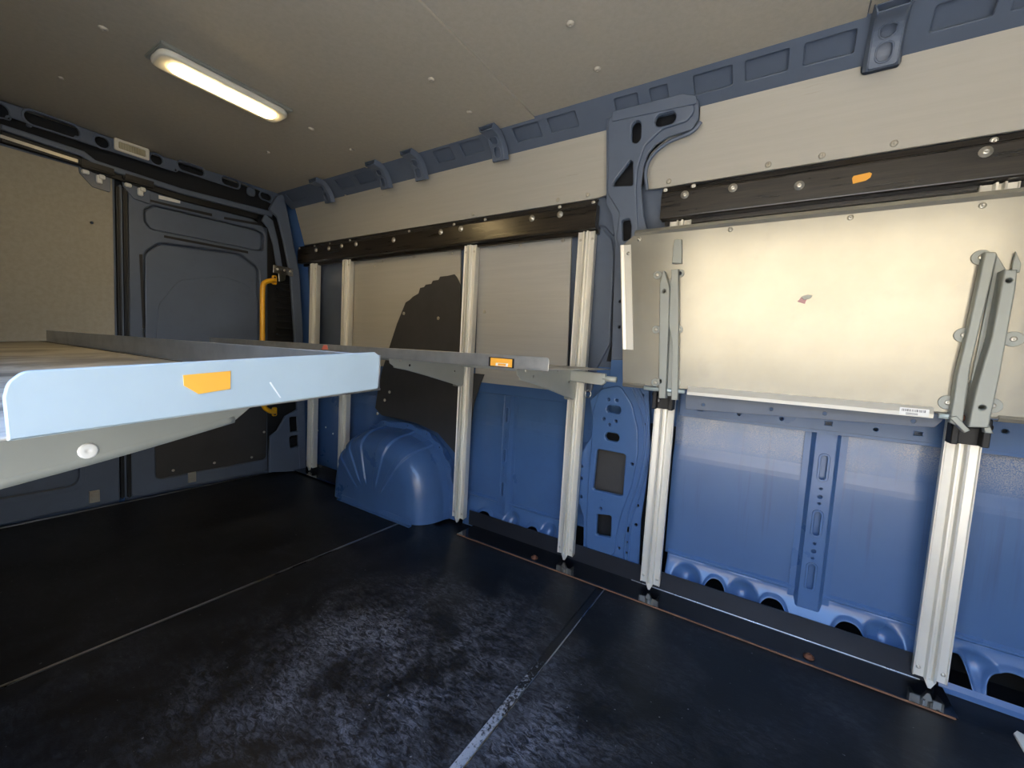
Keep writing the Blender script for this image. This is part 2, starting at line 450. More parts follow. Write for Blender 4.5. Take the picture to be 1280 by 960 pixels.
# belt member behind the shelves, with punched holes
bo = [(-.29, .652), (XF-.02, .652), (XF-.02, .742), (-.29, .742)]
bh = [oval((x, .708), .012, .010) for x in lsp(-.2, .9, 12)]+[[(x-.008, .672), (x+.008, .672), (x+.008, .682), (x-.008, .682)] for x in (-.22, .14, .34, .55)]+[oval((x, .675), .008, .008) for x in (-.1, .02, .25, .45)]
link('belt_member', plate(bo, bh, fy(1.585), .012, .003), 'blue', wall)
link('belt_lip', prism(sheet_profile([(1.572, .655), (1.572, .647), (1.60, .643)], .003), (-.29, 0, 0), (XF-.02, 0, 0), (0, 1, 0), (0, 0, 1)), 'blue', wall)
link('belt_member', plate([(-1.22, .64), (-.70, .64), (-.70, .735), (-1.22, .735)], [oval((x, .70), .01, .01) for x in (-1.12, -.95, -.8)], fy(1.585), .010, .003), 'blue', wall)

for q_ in ((398, 538), (408, 534), (417, 542), (437, 547)):
    p = onp(*q_, skin); link('clip', dome((p.x, skin(p.z)-.003, p.z), (0, -1, 0), .006, .005), 'white', wall)
# vertical stiffeners with slots
def stiffener(x, w, z0, z1, y, slots, dots):
    hs = [oval((0, z), w*.30, h) for z, h in slots]+[oval((0, z), d, d) for z, d in dots]
    wv = w/2
    root = link('stiffener', plate([(x-wv, z0), (x+wv, z0), (x+wv, z1), (x-wv, z1)], [[(x+a, b) for a, b in h] for h in hs], fy(y-.018), .003, .001), 'blue', wall)
    for s in (-1, 1):
        link('stiffener_flank', prism(sheet_profile([(s*wv*.98, -.019), (s*(wv+.010), 0), (s*(wv+.028), 0.0)], .0025), (x, y-.002, z0), (x, y-.002, z1), (1, 0, 0), (0, 1, 0)), 'blue', wall)
    for z, h in slots:
        o_ = oval((x, z), w*.30+.014, h+.014); i_ = oval((x, z), w*.30, h)
        link('slot_rim', plate(o_, [i_], fy(y-.0195), .004, .0015), 'blue', wall)
    link('stiffener_back', box((x-wv, y-.004, z0), (x+wv, y-.002, z1), 0), 'blue', wall)
f_ = lambda f: .645-.555*f
stiffener(.140, .052, .085, .648, 1.597, [(f_(.19), .075), (f_(.51), .075), (f_(.82), .08)], [(f_(.31), .008), (f_(.355), .012), (f_(.395), .008), (f_(.625), .008), (f_(.67), .012), (f_(.71), .008)])
stiffener(-1.03, .034, .08, .640, 1.598, [(.55, .06), (.36, .05), (.2, .06)], [(.48, .008), (.45, .012), (.42, .008), (.30, .008), (.27, .010)])

# ------------------------------------------------------------------ B pillar
pillar = struct(thing('pillar', (-.5, 1.55, 0), None, None))
CUT = (.75, 1.30, 1.66)
base_px = [(730, 684), (731, 645), (722, 622), (722, 597), (727, 567), (741, 545), (741, 518), (739, 500), (750, 490), (763, 470), (766, 430), (770, 303), (766, 270), (759, 257), (759, 200), (759, 150), (765, 143),
           (800, 136), (838, 127), (868, 121), (874, 128), (874, 150), (866, 163), (850, 168), (835, 173), (820, 182), (811, 193), (805, 210), (802, 236), (805, 270), (812, 300), (815, 420), (812, 500), (814, 560), (808, 610), (802, 650), (800, 705)]
cut_at = [base_px.index((763, 470)), base_px.index((812, 500))]
base_low = pp_(base_px[:cut_at[0]+1]+[(765, 450), (813.5, 450)]+base_px[cut_at[1]:], pil)
base_top = pp_([(765, 450)]+base_px[cut_at[0]+1:cut_at[1]]+[(813.5, 450)], pil)  # pillar split so its upper part takes the tint for warmer light
hole_px = {'oval': [((769, 511), .062, .034), ((767, 545.5), .064, .036)]}
def hp(px, py, w, h, rot=0):
    p = onp(px, py, pil); return oval((p.x, p.z), w, h, rot)
def hpoly(pts, r): return rounded(pp_(pts, pil), r)
mid_h = [hp(769, 511.5, .055, .030), hp(767, 545.5, .056, .032), hpoly([(748, 560), (784, 567), (780, 619), (743, 611)], .012), hpoly([(748, 641), (766, 643), (765, 670), (747, 667)], .008)]
mid_h += [hp(x, y, .009, .010) for x, y in ((763, 499), (773, 500), (757, 523), (772, 526), (764, 530), (792, 579), (753, 634), (762, 635), (761, 677), (785, 660), (785, 677), (784, 690), (775, 684))]
mid_h[-4] = hp(786, 661, .014, .022)
up_h = [hp(797, 168, .032, .065, 0), hp(833, 152, .065, .036), hpoly([(767, 235), (770, 228), (790, 202), (793, 206), (793, 234)], .006), hpoly([(779, 277), (789, 275), (791, 284), (790, 300), (780, 304)], .010)]
edge_h = [hp(x, y, .010, .012) for x, y in ((729, 582), (728, 597), (728, 620), (776, 377), (775, 409), (778, 451), (804, 494), (806, 530), (798, 631), (796, 655))]
zc_ = onp(790, 450, pil).z
inside = lambda h, lo: (sum(q[1] for q in h)/len(h) < zc_) == lo
link('pillar_body', plate(base_low, [h for h in mid_h+edge_h if inside(h, True) and abs(sum(q[1] for q in h)/len(h)-zc_) > .03], fprof(pil), .010, .002, CUT), 'blue', pillar)
link('pillar_neck', plate(base_top, [h for h in up_h+edge_h if inside(h, False) and abs(sum(q[1] for q in h)/len(h)-zc_) > .03], fprof(pil), .010, .002, CUT), 'light_greyed_blue', pillar)
cent_px = [(734, 684), (736, 620), (739, 580), (741, 555), (743, 512), (752, 486), (777, 481), (792, 505), (799, 535), (799, 568), (792, 605), (779, 640), (772, 668), (770, 694)]
link('pillar_rib', plate(rounded(pp_(cent_px, pil), .03), mid_h[:4]+mid_h[4:11], fprof(pil, .009), .010, .005, CUT, bres=2), 'blue', pillar)
mid_px = [(762, 245), (762, 152), (770, 146), (800, 139), (866, 125), (870, 142), (860, 155), (830, 164), (808, 185), (799, 212), (797, 240), (799, 300), (779, 330), (772, 300), (776, 268)]
link('pillar_head', plate(rounded(pp_(mid_px, pil), .02), up_h, fprof(pil, .009), .010, .005, CUT, bres=2), 'light_greyed_blue', pillar)
for pts in ([(788, 478), (806, 525), (806, 565), (796, 610), (784, 640), (780, 700)], [(797, 480), (811, 520), (811, 570), (800, 620), (788, 648), (785, 702)]):
    link('pillar_bead', tube([onp(a, b, lambda z: pil(z)-.0105) for a, b in pts], .004, 8, 3), 'blue', pillar)
q = [onp(a, b, lambda z: pil(z)-.014) for a, b in [(809, 238), (806, 215), (813, 195), (836, 176), (866, 166), (876, 152)]]
link('pillar_flange', tube(q, .006, 8, 3), 'light_greyed_blue', pillar)
link('pillar_backing', plate([(-.60, .03), (-.33, .03), (-.33, .74), (-.47, .9), (-.47, 1.45), (-.36, 1.56), (-.36, 1.66), (-.565, 1.66), (-.565, .9), (-.60, .74)], [], fprof(pil, -.055), .003, .001, CUT), 'hole', pillar)
link('pillar_blanking_plate', plate(hpoly([(744, 556), (788, 564), (784, 623), (739, 614)], .01), [], fprof(pil, -.020), .003, .001), 'dark_board', pillar)
p = on(775, 115, 1, 1.385)
link('pillar_crossbar', plate(rounded(pp_([(768, 144), (856, 122), (872, 125), (873, 134), (768, 156)], pil), .004), [], fprof(pil, .018), .006, .002, CUT), 'light_greyed_blue', pillar)
# recessed panel beside the pillar
rp = pp_([(746, 286), (756, 288), (766, 300), (769, 320), (764, 430), (745, 466), (741, 490), (731, 490), (738, 400)], skin)
link('recess_panel', plate(rounded(rp, .02), [], fprof(skin), .014, .006, (.75, 1.3)), 'light_greyed_blue', pillar)
rp = pp_([(747, 250), (757, 245), (769, 262), (770, 300), (757, 284), (746, 282)], skin)
link('recess_panel', plate(rounded(rp, .02), [], fprof(skin), .012, .005, (.75, 1.3)), 'light_greyed_blue', pillar)

# ------------------------------------------------------------------ roof rail: sloping member with recessed windows
RL = math.hypot(.068, .05)
def frr(u, v, w):
    s = v/RL; n = V((0, -.05, -.068)).normalized()
    p = V((u, 1.424-.068*s, 1.652+.05*s))+n*w
    return tuple(p)
def rx(px): return xr(px, 1.39, 1.677)
wins = [(362, 382), (424, 442), (447, 469), (546, 567), (579, 604), (644, 676), (687, 722), (770, 799), (814, 836), (868, 916), (932, 986), (1005, 1069), (1165, 1246), (1269, 1330)]
hs = []
for a, b in wins:
    xa, xb = rx(a), (rx(b) if b < 1280 else .62)
    hs.append(rounded([(xa, .018), (xb, .018), (xb, RL-.012), (xa, RL-.012)], .006))
rr = struct(link('trim_1', plate([(-2.60, -.022), (.80, -.022), (.80, RL+.03), (-2.60, RL+.03)], hs, frr, .006, .002, name='roof_rail'), 'light_greyed_blue'))
link('rail_backing', plate([(-2.60, -.03), (.80, -.03), (.80, RL+.04), (-2.60, RL+.04)], [], lambda u, v, w: frr(u, v, w-.018), .004, .001), 'light_greyed_blue', rr)
# roof bow ends
def bow(pxc, wd=.078):
    x = xr(pxc, 1.41, 1.64)
    t = thing('roof_bow', (x, 1.36, 1.70), None, None); t['kind'] = 'structure'
    path = [(1.30, 1.694), (1.345, 1.692), (1.372, 1.676), (1.400, 1.640), (1.412, 1.605)]
    # smooth centreline
    P = [V(p) for p in path]
    for _ in range(2):
        Q = [P[0]]
        for a, b in zip(P, P[1:]): Q += [a*.75+b*.25, a*.25+b*.75]
        Q.append(P[-1]); P = Q
    cum = [0]
    for a, b in zip(P, P[1:]): cum.append(cum[-1]+(b-a).length)
    def fb(u, v, w):
        v = max(0, min(cum[-1]-1e-6, v)); i = max(k for k in range(len(cum)-1) if cum[k] <= v)
        d = (P[i+1]-P[i]).normalized(); p = P[i]+d*(v-cum[i]); n = V((d.y, -d.x))   # n points to the aisle/below
        if n.x > 0: n = -n
        return (x+u, p.x+n.x*w, p.y+n.y*w)
    L = cum[-1]; h = wd/2
    holes = [oval((0, L-.034), wd*.36, .045), oval((0, L-.088), wd*.36, .040)]
    link('bow_face', plate(rounded([(-h*.72, 0), (h*.72, 0), (h*.72, L), (-h*.72, L)], [0, 0, .008, .008]), holes, lambda u, v, w: fb(u, v, w+.018), .004, .0015, [L*k/12 for k in range(1, 12)]), 'light_greyed_blue', t)
    for s in (-1, 1):
        link('bow_flank', plate([(0, 0), (.020, 0), (.020, L), (0, L)], [], lambda u, v, w: fb(s*(h*.72+(.02-u)*.35+w-.002), v, u), .004, .001, [L*k/12 for k in range(1, 12)]), 'light_greyed_blue', t)
    link('bow_back', plate([(-h*.8, 0), (h*.8, 0), (h*.8, L), (-h*.8, L)], [], lambda u, v, w: fb(u, v, w+.001), .003, .001, [L*k/12 for k in range(1, 12)]), 'light_greyed_blue', t)
    for o_ in holes:
        big = [((a-0)*1.28, (b-sum(q[1] for q in o_)/len(o_))*1.2+sum(q[1] for q in o_)/len(o_)) for a, b in o_]
        link('hole_rim', plate(big, [o_], lambda u, v, w: fb(u, v, w+.0205), .004, .0015, [L*k/12 for k in range(1, 12)]), 'light_greyed_blue', t)
    return t
for c in (414, 485, 529, 627, 1103): bow(c)

# ================================================================== REAR END: header, posts, doors
hd = struct(thing('trim_2', (XR, .647, 1.6), None, None))
hx = XR+.02
hout = px_([(0, 128), (100, 159), (200, 195), (346, 241), (352, 262), (340, 268), (225, 238), (118, 205), (104, 192), (0, 160)], hx)
hout[0] = (-.02, hout[0][1]); hout[-1] = (-.02, hout[-1][1])
hh = []
for px, py, w, h in ((65, 156.5, .155, .050), (126.5, 178.5, .046, .046), (194.5, 200, .046, .046), (238, 211.5, .11, .042), (287, 228.5, .085, .040), (312.5, 240, .03, .038), (331, 246, .06, .038), (-2, 138, .05, .05)):
    p = on(px, py, 0, hx); hh.append(oval((p.y, p.z), w, h))
hh += [oval(px_([(a, b)], hx)[0], .008, .008) for a, b in ((10, 148), (36, 157), (95, 173), (219, 213))]
link('header_panel', plate(hout, hh, fx(hx), .012, .004), 'light_greyed_blue', hd)
link('header_backing', box((XR-.05, -.02, 1.5), (XR-.03, 1.40, 1.72), 0), 'hole', hd)
for o_ in hh[:7]:
    cx = sum(a for a, b in o_)/len(o_); cz = sum(b for a, b in o_)/len(o_)
    big = [(cx+(a-cx)+(.008 if a > cx else -.008), cz+(b-cz)*1.28) for a, b in o_]
    link('header_hole_rim', plate(big, [o_], fx(hx+.010), .005, .002), 'light_greyed_blue', hd)
# stepped lower rail / door seal below the header
def ystrip(name, px_top, px_bot, x, th, mat, parent, bev=.002):
    a = px_(px_top, x); b = px_(px_bot, x)
    return link(name, plate(a+b[::-1], [], fx(x), th, bev), mat, parent)
ystrip('header_step', [(0, 156), (104, 190), (118, 201), (225, 236), (340, 265)], [(0, 163), (102, 197), (116, 208), (225, 243), (338, 272)], XR+.022, .022, 'light_greyed_blue', hd, .006)
ystrip('door_seal', [(0, 163), (102, 197), (116, 208), (225, 243), (322, 268)], [(0, 178), (100, 208), (116, 216), (225, 251), (320, 275)], XR+.004, .016, 'black', hd, .004)
ystrip('track_line', [(0, 168), (105, 202)], [(0, 172), (105, 206)], XR+.021, .003, 'silver_strip', hd, .0005)
# cargo light on the header
p = on(164, 186, 0, hx+.012)
cl = thing('cargo_light', (hx+.012, p.y, p.z), 'small rectangular clear cargo light on the blue header above the rear doors', 'light')
f0 = px_([(142, 173), (186, 184), (186, 200), (142, 190)], hx+.012)
yy0, yy1 = min(a for a, b in f0), max(a for a, b in f0); zc = sum(b for a, b in f0)/4
fr = rounded([(yy0, zc-.027), (yy1, zc-.027), (yy1, zc+.027), (yy0, zc+.027)], .008)
inn = rounded([(yy0+.016, zc-.015), (yy1-.014, zc-.015), (yy1-.014, zc+.015), (yy0+.016, zc+.015)], .005)
link('bezel', plate(fr, [inn], fx(hx+.012), .010, .004), 'lamp_body', cl)
link('lens', plate(inn, [], fx(hx+.012), .005, .002), 'lens_clear', cl)
link('lens_rib', boxes([((hx+.016, yy0+.018+k*.009, zc-.014), (hx+.0185, yy0+.021+k*.009, zc+.014)) for k in range(int((yy1-yy0-.036)/.009))], .0005), 'lens_clear', cl)

# corner post beside the rear doors
post = struct(thing('trim_3', (XR, 1.45, 0), None, None))
xp = XR+.055
po = px_([(334, 262), (345, 272), (352, 300), (361, 345), (366, 420), (369, 500), (372, 588), (381, 588), (379, 500), (377, 420), (373, 345), (364, 300), (357, 262), (352, 243), (344, 245)], xp)
link('post_edge', plate(rounded(po, .015), [], fx(xp), .02, .006, bres=2), 'light_greyed_blue', post)
po = px_([(330, 268), (340, 276), (346, 300), (352, 335), (345, 335), (340, 305), (334, 285), (326, 276)], xp-.01)
link('post_seal', plate(rounded(po, .01), [], fx(xp-.01), .015, .004), 'light_greyed_blue', post)
link('post_cavity', plate(px_([(340, 272), (352, 285), (368, 345), (374, 430), (374, 590), (334, 590), (334, 272)], xp-.035), [], fx(xp-.035), .003, .001), 'black', post)
vent = []
for k in range(9):
    a = on(346, 352+k*8.2, 0, xp-.02); b = on(367+k*.5, 350+k*8.4, 0, xp-.02)
    vent.append(((xp-.03, a.y, a.z-.006), (xp-.012, b.y, a.z+.004)))
link('vent_slats', boxes(vent, .002), 'black', post)
lo = px_([(334, 590), (336, 545), (345, 538), (355, 520), (376, 508), (378, 588)], xp+.0)
lh = [rounded(px_([(360, 521), (371, 520), (372, 538), (361, 540)], xp), .01), rounded(px_([(360, 545), (371, 543), (372, 557), (361, 560)], xp), .012)]
link('post_foot', plate(rounded(lo, .012), lh, fx(xp), .018, .005, bres=2), 'light_greyed_blue', post)
for h_ in lh[1:]:
    a_ = [(sum(q[0] for q in h_)/len(h_), sum(q[1] for q in h_)/len(h_))]
link('post_foot_socket', plate(oval(a_[0], .05, .04), [], fx(xp-.002), .006, .002), 'black', post)

# doors
YS = .652
d1 = struct(link('door_1', plate([(-.20, -.02), (YS-.012, -.02), (YS-.012, 1.56), (-.20, 1.56)], [], fx(XR-.05), .012, .003), 'light_greyed_blue'))
lw = rounded(px_([(0, 600), (60, 580), (110, 566), (120, 575), (118, 596), (100, 604), (0, 626)], XR), .02); lw = rounded([(-.15, .12), (.50, .12), (.50, .40), (-.15, .40)], .05)
link('door_frame', plate([(-.20, .012), (YS-.014, .012), (YS-.014, 1.545), (-.20, 1.545)], [lw, [(-.15, .50), (.56, .50), (.56, 1.44), (-.15, 1.44)]], fx(XR-.035), .03, .008, bres=2), 'light_greyed_blue', d1)
p = px_([(0, 176), (139, 221), (144, 430), (0, 430)], XR)
link('door_board', plate(rounded([(-.15, .55), (.626, .55), (.626, 1.531), (-.15, 1.531)], [0, 0, .01, 0]), [oval(px_([(114.5, 278.5)], XR)[0], .012, .012)], fx(XR-.004), .008, .0015), 'door_board', d1)
link('door_rim', plate(rounded([(-.17, .10), (.52, .10), (.52, .42), (-.17, .42)], .06), [lw], fx(XR-.008), .006, .002), 'light_greyed_blue', d1)
link('door_latch', boxes([((XR-.006, on(118, 622, 0, XR).y-.018, .03), (XR+.004, on(118, 622, 0, XR).y+.018, .085)), ((XR+.004, on(118, 622, 0, XR).y-.010, .04), (XR+.007, on(118, 622, 0, XR).y+.010, .052)), ((XR+.004, on(118, 622, 0, XR).y-.010, .062), (XR+.007, on(118, 622, 0, XR).y+.010, .074))], .001), 'screw', d1)
d2 = struct(link('door_2', plate([(YS+.012, -.02), (1.42, -.02), (1.42, 1.56), (YS+.012, 1.56)], [], fx(XR-.05), .012, .003), 'light_greyed_blue'))
w1 = rounded(px_([(180, 262), (192, 256), (322, 287), (331, 292), (330, 313), (322, 313), (188, 286), (181, 276)], XR), .03)
w2 = rounded(px_([(181, 440), (181, 315), (200, 303), (300, 316), (324, 335), (327, 430), (327, 470), (181, 470)], XR), .06)
w3 = rounded([(.775, .085), (1.325, .085), (1.325, .42), (.775, .42)], .03)
dfr = [(YS+.022, .012), (1.335, .012), (1.345, .7), (1.335, 1.38), (1.30, 1.49), (1.22, 1.53), (YS+.022, 1.53)]
link('door_frame', plate(rounded(dfr, [.04, .04, .1, .1, .06, .06, .005]), [w1, w2, w3], fx(XR-.03), .028, .009, bres=2), 'light_greyed_blue', d2)
def shrink(poly, k):
    cx = sum(a for a, b in poly)/len(poly); cy = sum(b for a, b in poly)/len(poly)
    return [(cx+(a-cx)*k, cy+(b-cy)*k) for a, b in poly]
link('door_panel', plate(shrink(w1, .97), [], fx(XR-.036), .018, .006, bres=2), 'light_greyed_blue', d2)
link('door_panel', plate(shrink(w2, .975), [], fx(XR-.036), .016, .006, bres=2), 'light_greyed_blue', d2)
inn2 = px_([(195, 440), (200, 380), (225, 350), (280, 345), (310, 355), (324, 372), (324, 440)], XR)
link('door_panel_ridge', plate(rounded(inn2, .08), [], fx(XR-.022), .005, .0045, bres=2), 'light_greyed_blue', d2)
link('door_lining', plate(w3, [], fx(XR-.030), .012, .001), 'dark_board', d2)
for a, b in ((216.5, 588), (268, 578.5), (314.5, 571.5), (330, 540)):
    p = on(a, b, 0, XR-.018); link('screw', dome((XR-.018, p.y, p.z), (1, 0, 0), .007, .004), 'screw', d2)
yl = on(240, 597, 0, XR).y
link('door_latch', boxes([((XR-.004, yl-.018, .035), (XR+.005, yl+.018, .09)), ((XR+.005, yl-.010, .046), (XR+.008, yl+.010, .058)), ((XR+.005, yl-.010, .068), (XR+.008, yl+.010, .080))], .001), 'screw', d2)
ystrip('door_slot', [(178, 247), (215, 256), (265, 267)], [(178, 249.5), (215, 259), (265, 270.5)], XR-.002, .002, 'black', d2, .0005)
ystrip('door_slot', [(280, 271), (330, 280)], [(280, 274), (330, 283)], XR-.002, .002, 'black', d2, .0005)
ystrip('door_slot', [(205, 294), (310, 314)], [(205, 297), (310, 317)], XR-.002, .002, 'black', d2, .0005)
ystrip('door_slot', [(174, 318), (178, 318)], [(178, 410), (181, 410)], XR-.002, .002, 'black', d2, .0005)
ystrip('reflector_strip', [(198, 244), (225, 250)], [(198, 248.5), (225, 254.5)], XR-.001, .004, 'white', d2, .001)
link('door_gasket', box((XR-.03, YS+.010, .02), (XR+.012, YS+.024, 1.5), .005), 'black', d2)
link('door_gasket', box((XR-.03, YS-.013, .02), (XR+.008, YS-.001, 1.5), .005), 'black', d1)
link('door_edge', box((XR-.04, YS+.000, .02), (XR-.003, YS+.009, 1.51), .003), 'light_greyed_blue', d1)
# door catches under the header
for px, py, dpar, l in ((120, 218, d1, 'catch'), (172, 234, d2, 'catch')):
    p = on(px, py, 0, XR+.02)
    t = link('door_catch', plate(rounded([(p.y-.055, p.z+.045), (p.y-.05, p.z-.01), (p.y-.01, p.z-.055), (p.y+.05, p.z-.06), (p.y+.05, p.z+.045)], .01), [], fx(XR+.003), .006, .002), 'light_greyed_blue', dpar)
    link('catch_cover', box((XR+.006, p.y-.055, p.z+.012), (XR+.045, p.y+.06, p.z+.046), .006), 'black', t)
    link('catch_roller', boxes([((XR+.008, p.y-.045, p.z-.010), (XR+.022, p.y-.02, p.z+.008)), ((XR+.008, p.y+.0, p.z-.035), (XR+.022, p.y+.022, p.z+.0)), ((XR+.008, p.y+.008, p.z-.014), (XR+.026, p.y+.03, p.z+.006))], .004), 'white', t)

# hinge plate and grab handle
xh = xp+.022
p0, p1 = on(341, 336, 0, xh), on(366, 337, 0, xh)
hp_ = thing('hinge_plate', (xh, p0.y, p0.z), 'shiny chromed strap plate on the corner post above the yellow handle', 'plate')
link('plate', plate(rounded([(p0.y, p0.z-.022), (p1.y, p0.z-.024), (p1.y, p0.z+.024), (p0.y, p0.z+.024)], .003), [], fx(xh), .006, .002), 'chrome', hp_)
link('tongue', plate(rounded([(p0.y+.035, p0.z-.07), (p0.y+.07, p0.z-.055), (p0.y+.075, p0.z-.02), (p0.y+.03, p0.z-.02)], .004), [], fx(xh), .005, .002), 'chrome', hp_)
for k in (.2, .55, .85): link('screw', dome((xh+.006, p0.y+(p1.y-p0.y)*k, p0.z+.003), (1, 0, 0), .007, .004), 'screw', hp_)
gh = thing('grab_handle', tuple(on(346, 516, 0, xh)), 'yellow tubular grab handle on the corner post beside the rear doors', 'handle')
xg = xh+.035
P = [on(a, b, 0, xg) for a, b in ((346, 350), (339, 350.5), (329, 353), (328, 364), (328, 400), (328, 460), (328.5, 497), (329, 508), (336, 514), (346, 515.5))]
P[0].x = xh+.012; P[-1].x = xh+.012
link('bar', tube(P, .0135, 14, 3), 'yellow', gh)
for q, s in ((P[0], 1), (P[-1], -1)):
    b = link('mounting_foot', plate(rounded([(q.y-.014, q.z-.026), (q.y+.014, q.z-.026), (q.y+.014, q.z+.028), (q.y-.014, q.z+.028)], .010), [], fx(xh), .014, .005, bres=2), 'yellow', gh)
    link('screw', dome((xh+.014, q.y, q.z+.014*s), (1, 0, 0), .007, .004), 'black', b)

# ================================================================== WHEEL ARCH
wx, wa, wh, wy0, wy1 = -1.662, .364, .405, 1.588, 1.335
wt = thing('wheel_arch', (wx, 1.45, 0), 'domed blue wheel arch on the black floor at the foot of the wall', 'wheel arch')
def arch_pt(u, v):
    """u: angle over the arch, v: 0 at wall .. 1 at the foot of the aisle face"""
    a = math.pi*(1-u); ca, sa = math.cos(a), math.sin(a)
    ex = math.copysign(abs(ca)**.72, ca); ez = max(0, sa)**.80
    D = .16
    if v < .4:
        s = v/.4; k = 1-.05*s**2; y = wy0+(wy1+D-wy0)*s
    else:
        t = (v-.4)/.6; ang = min(1, t/.7)*math.pi/2
        if t < .7:
            k = .95-.33*(1-math.cos(ang))**1.1; y = wy1+D-(D-.012)*math.sin(ang)
        else:
            s = (t-.7)/.3; k = .62*(1-s); y = wy1+.012-.012*s
    km = .72-.10*ca                            # foot corner: tighter towards the front of the van
    k = 1-(1-k)*(1-km)/.38 if v < .82 else km*(k/.62)
    g = 0                                      # raised flutes radiating over the dome
    if .08 < v < .92:
        for c in (.19, .30, .41, .53, .66):
            e_ = abs(u-c); g += max(0, min(1, (.024-e_)/.0045))
        g *= min(1, (v-.08)/.05)*min(1, max(0, (.92-v)/.02))
    x = wx+wa*ex*k; z = wh*ez*k
    if v >= .5:
        t = (v-.5)/.5; y += (0)
    return (x+.006*g*ex*(1 if v < .6 else .4), y-.008*g*(min(1, v/.6)), z+.007*g*ez*(1 if v < .7 else .3))
bm_us = lsp(0, 1, 361); bm_vs = lsp(0, 1, 90)
def arch_pt2(u, v): 
    x, y, z = arch_pt(u, v); return (x, y, max(z, .001))
ar = link('arch_shell', grid(arch_pt2, bm_us, bm_vs), 'blue', wt)
tabs = []
fl_o = []
for k in range(61):
    a = math.pi*(1-k/60); ca, sa = math.cos(a), math.sin(a)
    r = .018+(.011 if (k % 6) < 3 else 0)
    ex = math.copysign(abs(ca)**.72, ca); ez = max(0, sa)**.80
    fl_o.append((wx+(wa+r)*ex, (wh+r)*ez+.001))
fi = [(wx+(wa-.02)*math.copysign(abs(math.cos(math.pi*(1-k/60)))**.72, math.cos(math.pi*(1-k/60))), (wh-.02)*max(0, math.sin(math.pi*k/60))**.8+.001) for k in range(61)]
link('arch_flange', plate(fl_o+fi[::-1], [oval((wx+(wa+.017)*math.copysign(abs(math.cos(t))**.72, math.cos(t)), (wh+.017)*math.sin(t)**.8), .009, .009) for t in (math.pi*(1-(6*j+1)/60) for j in range(2, 9))], fy(1.533), .006, .002), 'blue', wt)
link('arch_foot', prism(sheet_profile([(wy1-.012, .004), (wy1+.004, .006), (wy1+.006, .03)], .003), (wx-wa*.70, 0, 0), (wx+wa*.80, 0, 0), (0, 1, 0), (0, 0, 1)), 'blue', wt)

# ================================================================== LINING BOARDS
def upb(z): return lerp([(1.40, 1.508), (1.66, 1.428), (1.75, 1.40)], z)
def lining(name, poly, f3, th, mat, label, screws=(), sc='screw_board', cuts=(), normal=(0, -1, -.25), holes=(), srf=None, g=None):
    c = V(f3(sum(a for a, b in poly)/len(poly), min(b for a, b in poly), 0))
    t = thing(name, tuple(c), label, 'panel', g)
    link('board', plate(poly, holes, f3, th, .0012, cuts), mat, t)
    for x, z in screws:
        link('screw', dome(f3(x, z, th), normal, .0085, .004), sc, t)
    return t
ub = pp_([(362, 252), (450, 222), (520, 203), (600, 188), (700, 166), (754, 151.5), (758.5, 155), (759, 243), (745, 251), (372, 311)], upb)
for i in range(6): ub[i] = (ub[i][0], max(ub[i][1], 1.66) if i < 5 else ub[i][1])
ub[0] = (-2.56, 1.665); ub[-1] = (-2.56, 1.432); ub[-2] = (ub[-2][0], 1.432)
us = [(a, max(b, 1.447)) for a, b in (pp_([q], upb)[0] for q in ((751, 155), (646, 182), (617, 191), (543, 208), (509, 222), (432, 243), (698, 258), (592, 273), (735, 245)))]
lining('upper_lining_board', ub, fprof(upb, -.012), .012, 'board', 'long beige board above the black rail between the rear corner and the pillar', us, cuts=(1.66,))
ub = pp_([(877, 117), (960, 97), (1073, 66), (1077, 70), (1076, 92), (1080, 94), (1122, 84), (1126, 78), (1131, 52), (1140, 46), (1280, 14), (1280, 166), (960, 216), (826, 237), (806, 237), (805, 217), (812, 192), (835, 172), (865, 164), (874, 150)], upb)
xe = .80
ub[10] = (xe, ub[10][1]); ub[11] = (xe, 1.432); ub[12] = (ub[12][0], 1.432); ub[13] = (ub[13][0], 1.432)
us = [(a, max(b, 1.447)) for a, b in (pp_([q], upb)[0] for q in ((1064, 73), (1144, 53), (836, 229), (960, 209), (1026, 206), (1117, 183), (960, 208)))]
hol = [oval(pp_([(886, 119.5)], upb)[0], .010, .010)]
lining('upper_lining_board', rounded(ub, [.012, 0, .01, .004, .01, .01, .01, .01, .02, .02, 0, 0, 0, 0, .01, .05, .05, .05, .02, .02]), fprof(upb, -.012), .012, 'board', 'beige board with a notch for the roof bow, above the taped black rail', us, cuts=(1.66,), holes=hol)
YB = 1.555
mb = [(xr(437, YB-.01, 1.2), .72), (xr(437, YB-.01, 1.3), 1.315), (xr(576, YB-.01, 1.3), 1.315), (xr(576, YB-.01, .9), .72)]
lining('middle_lining_board', mb, fy(1.551), .008, 'board', 'beige board between two uprights with a dark torn piece over it', [py_([q], YB)[0] for q in ((480, 327), (520, 321), (567, 317), (470, 333))], normal=(0, -1, 0))
mb = [(xr(598, YB-.01, 1.0), .69), (xr(598, YB-.01, 1.3), 1.315), (xr(714, YB-.01, 1.3), 1.315), (xr(712, YB-.01, .9), .69)]
lining('middle_lining_board', mb, fy(YB), .010, 'board2', 'plain grey board between two uprights under the black rail, next to the pillar', [py_([q], YB)[0] for q in ((652, 307), (705, 301), (607, 390))], normal=(0, -1, 0))
lining('middle_lining_board', [(-.24, .74), (.80, .74), (.80, 1.335), (-.24, 1.335)], fy(1.548), .010, 'board2', 'grey board peeping out between the taped black rail and the folded shelf', [py_([q], YB+.02)[0] for q in ((1188, 247),)], 'black', normal=(0, -1, 0))
YD = 1.5425
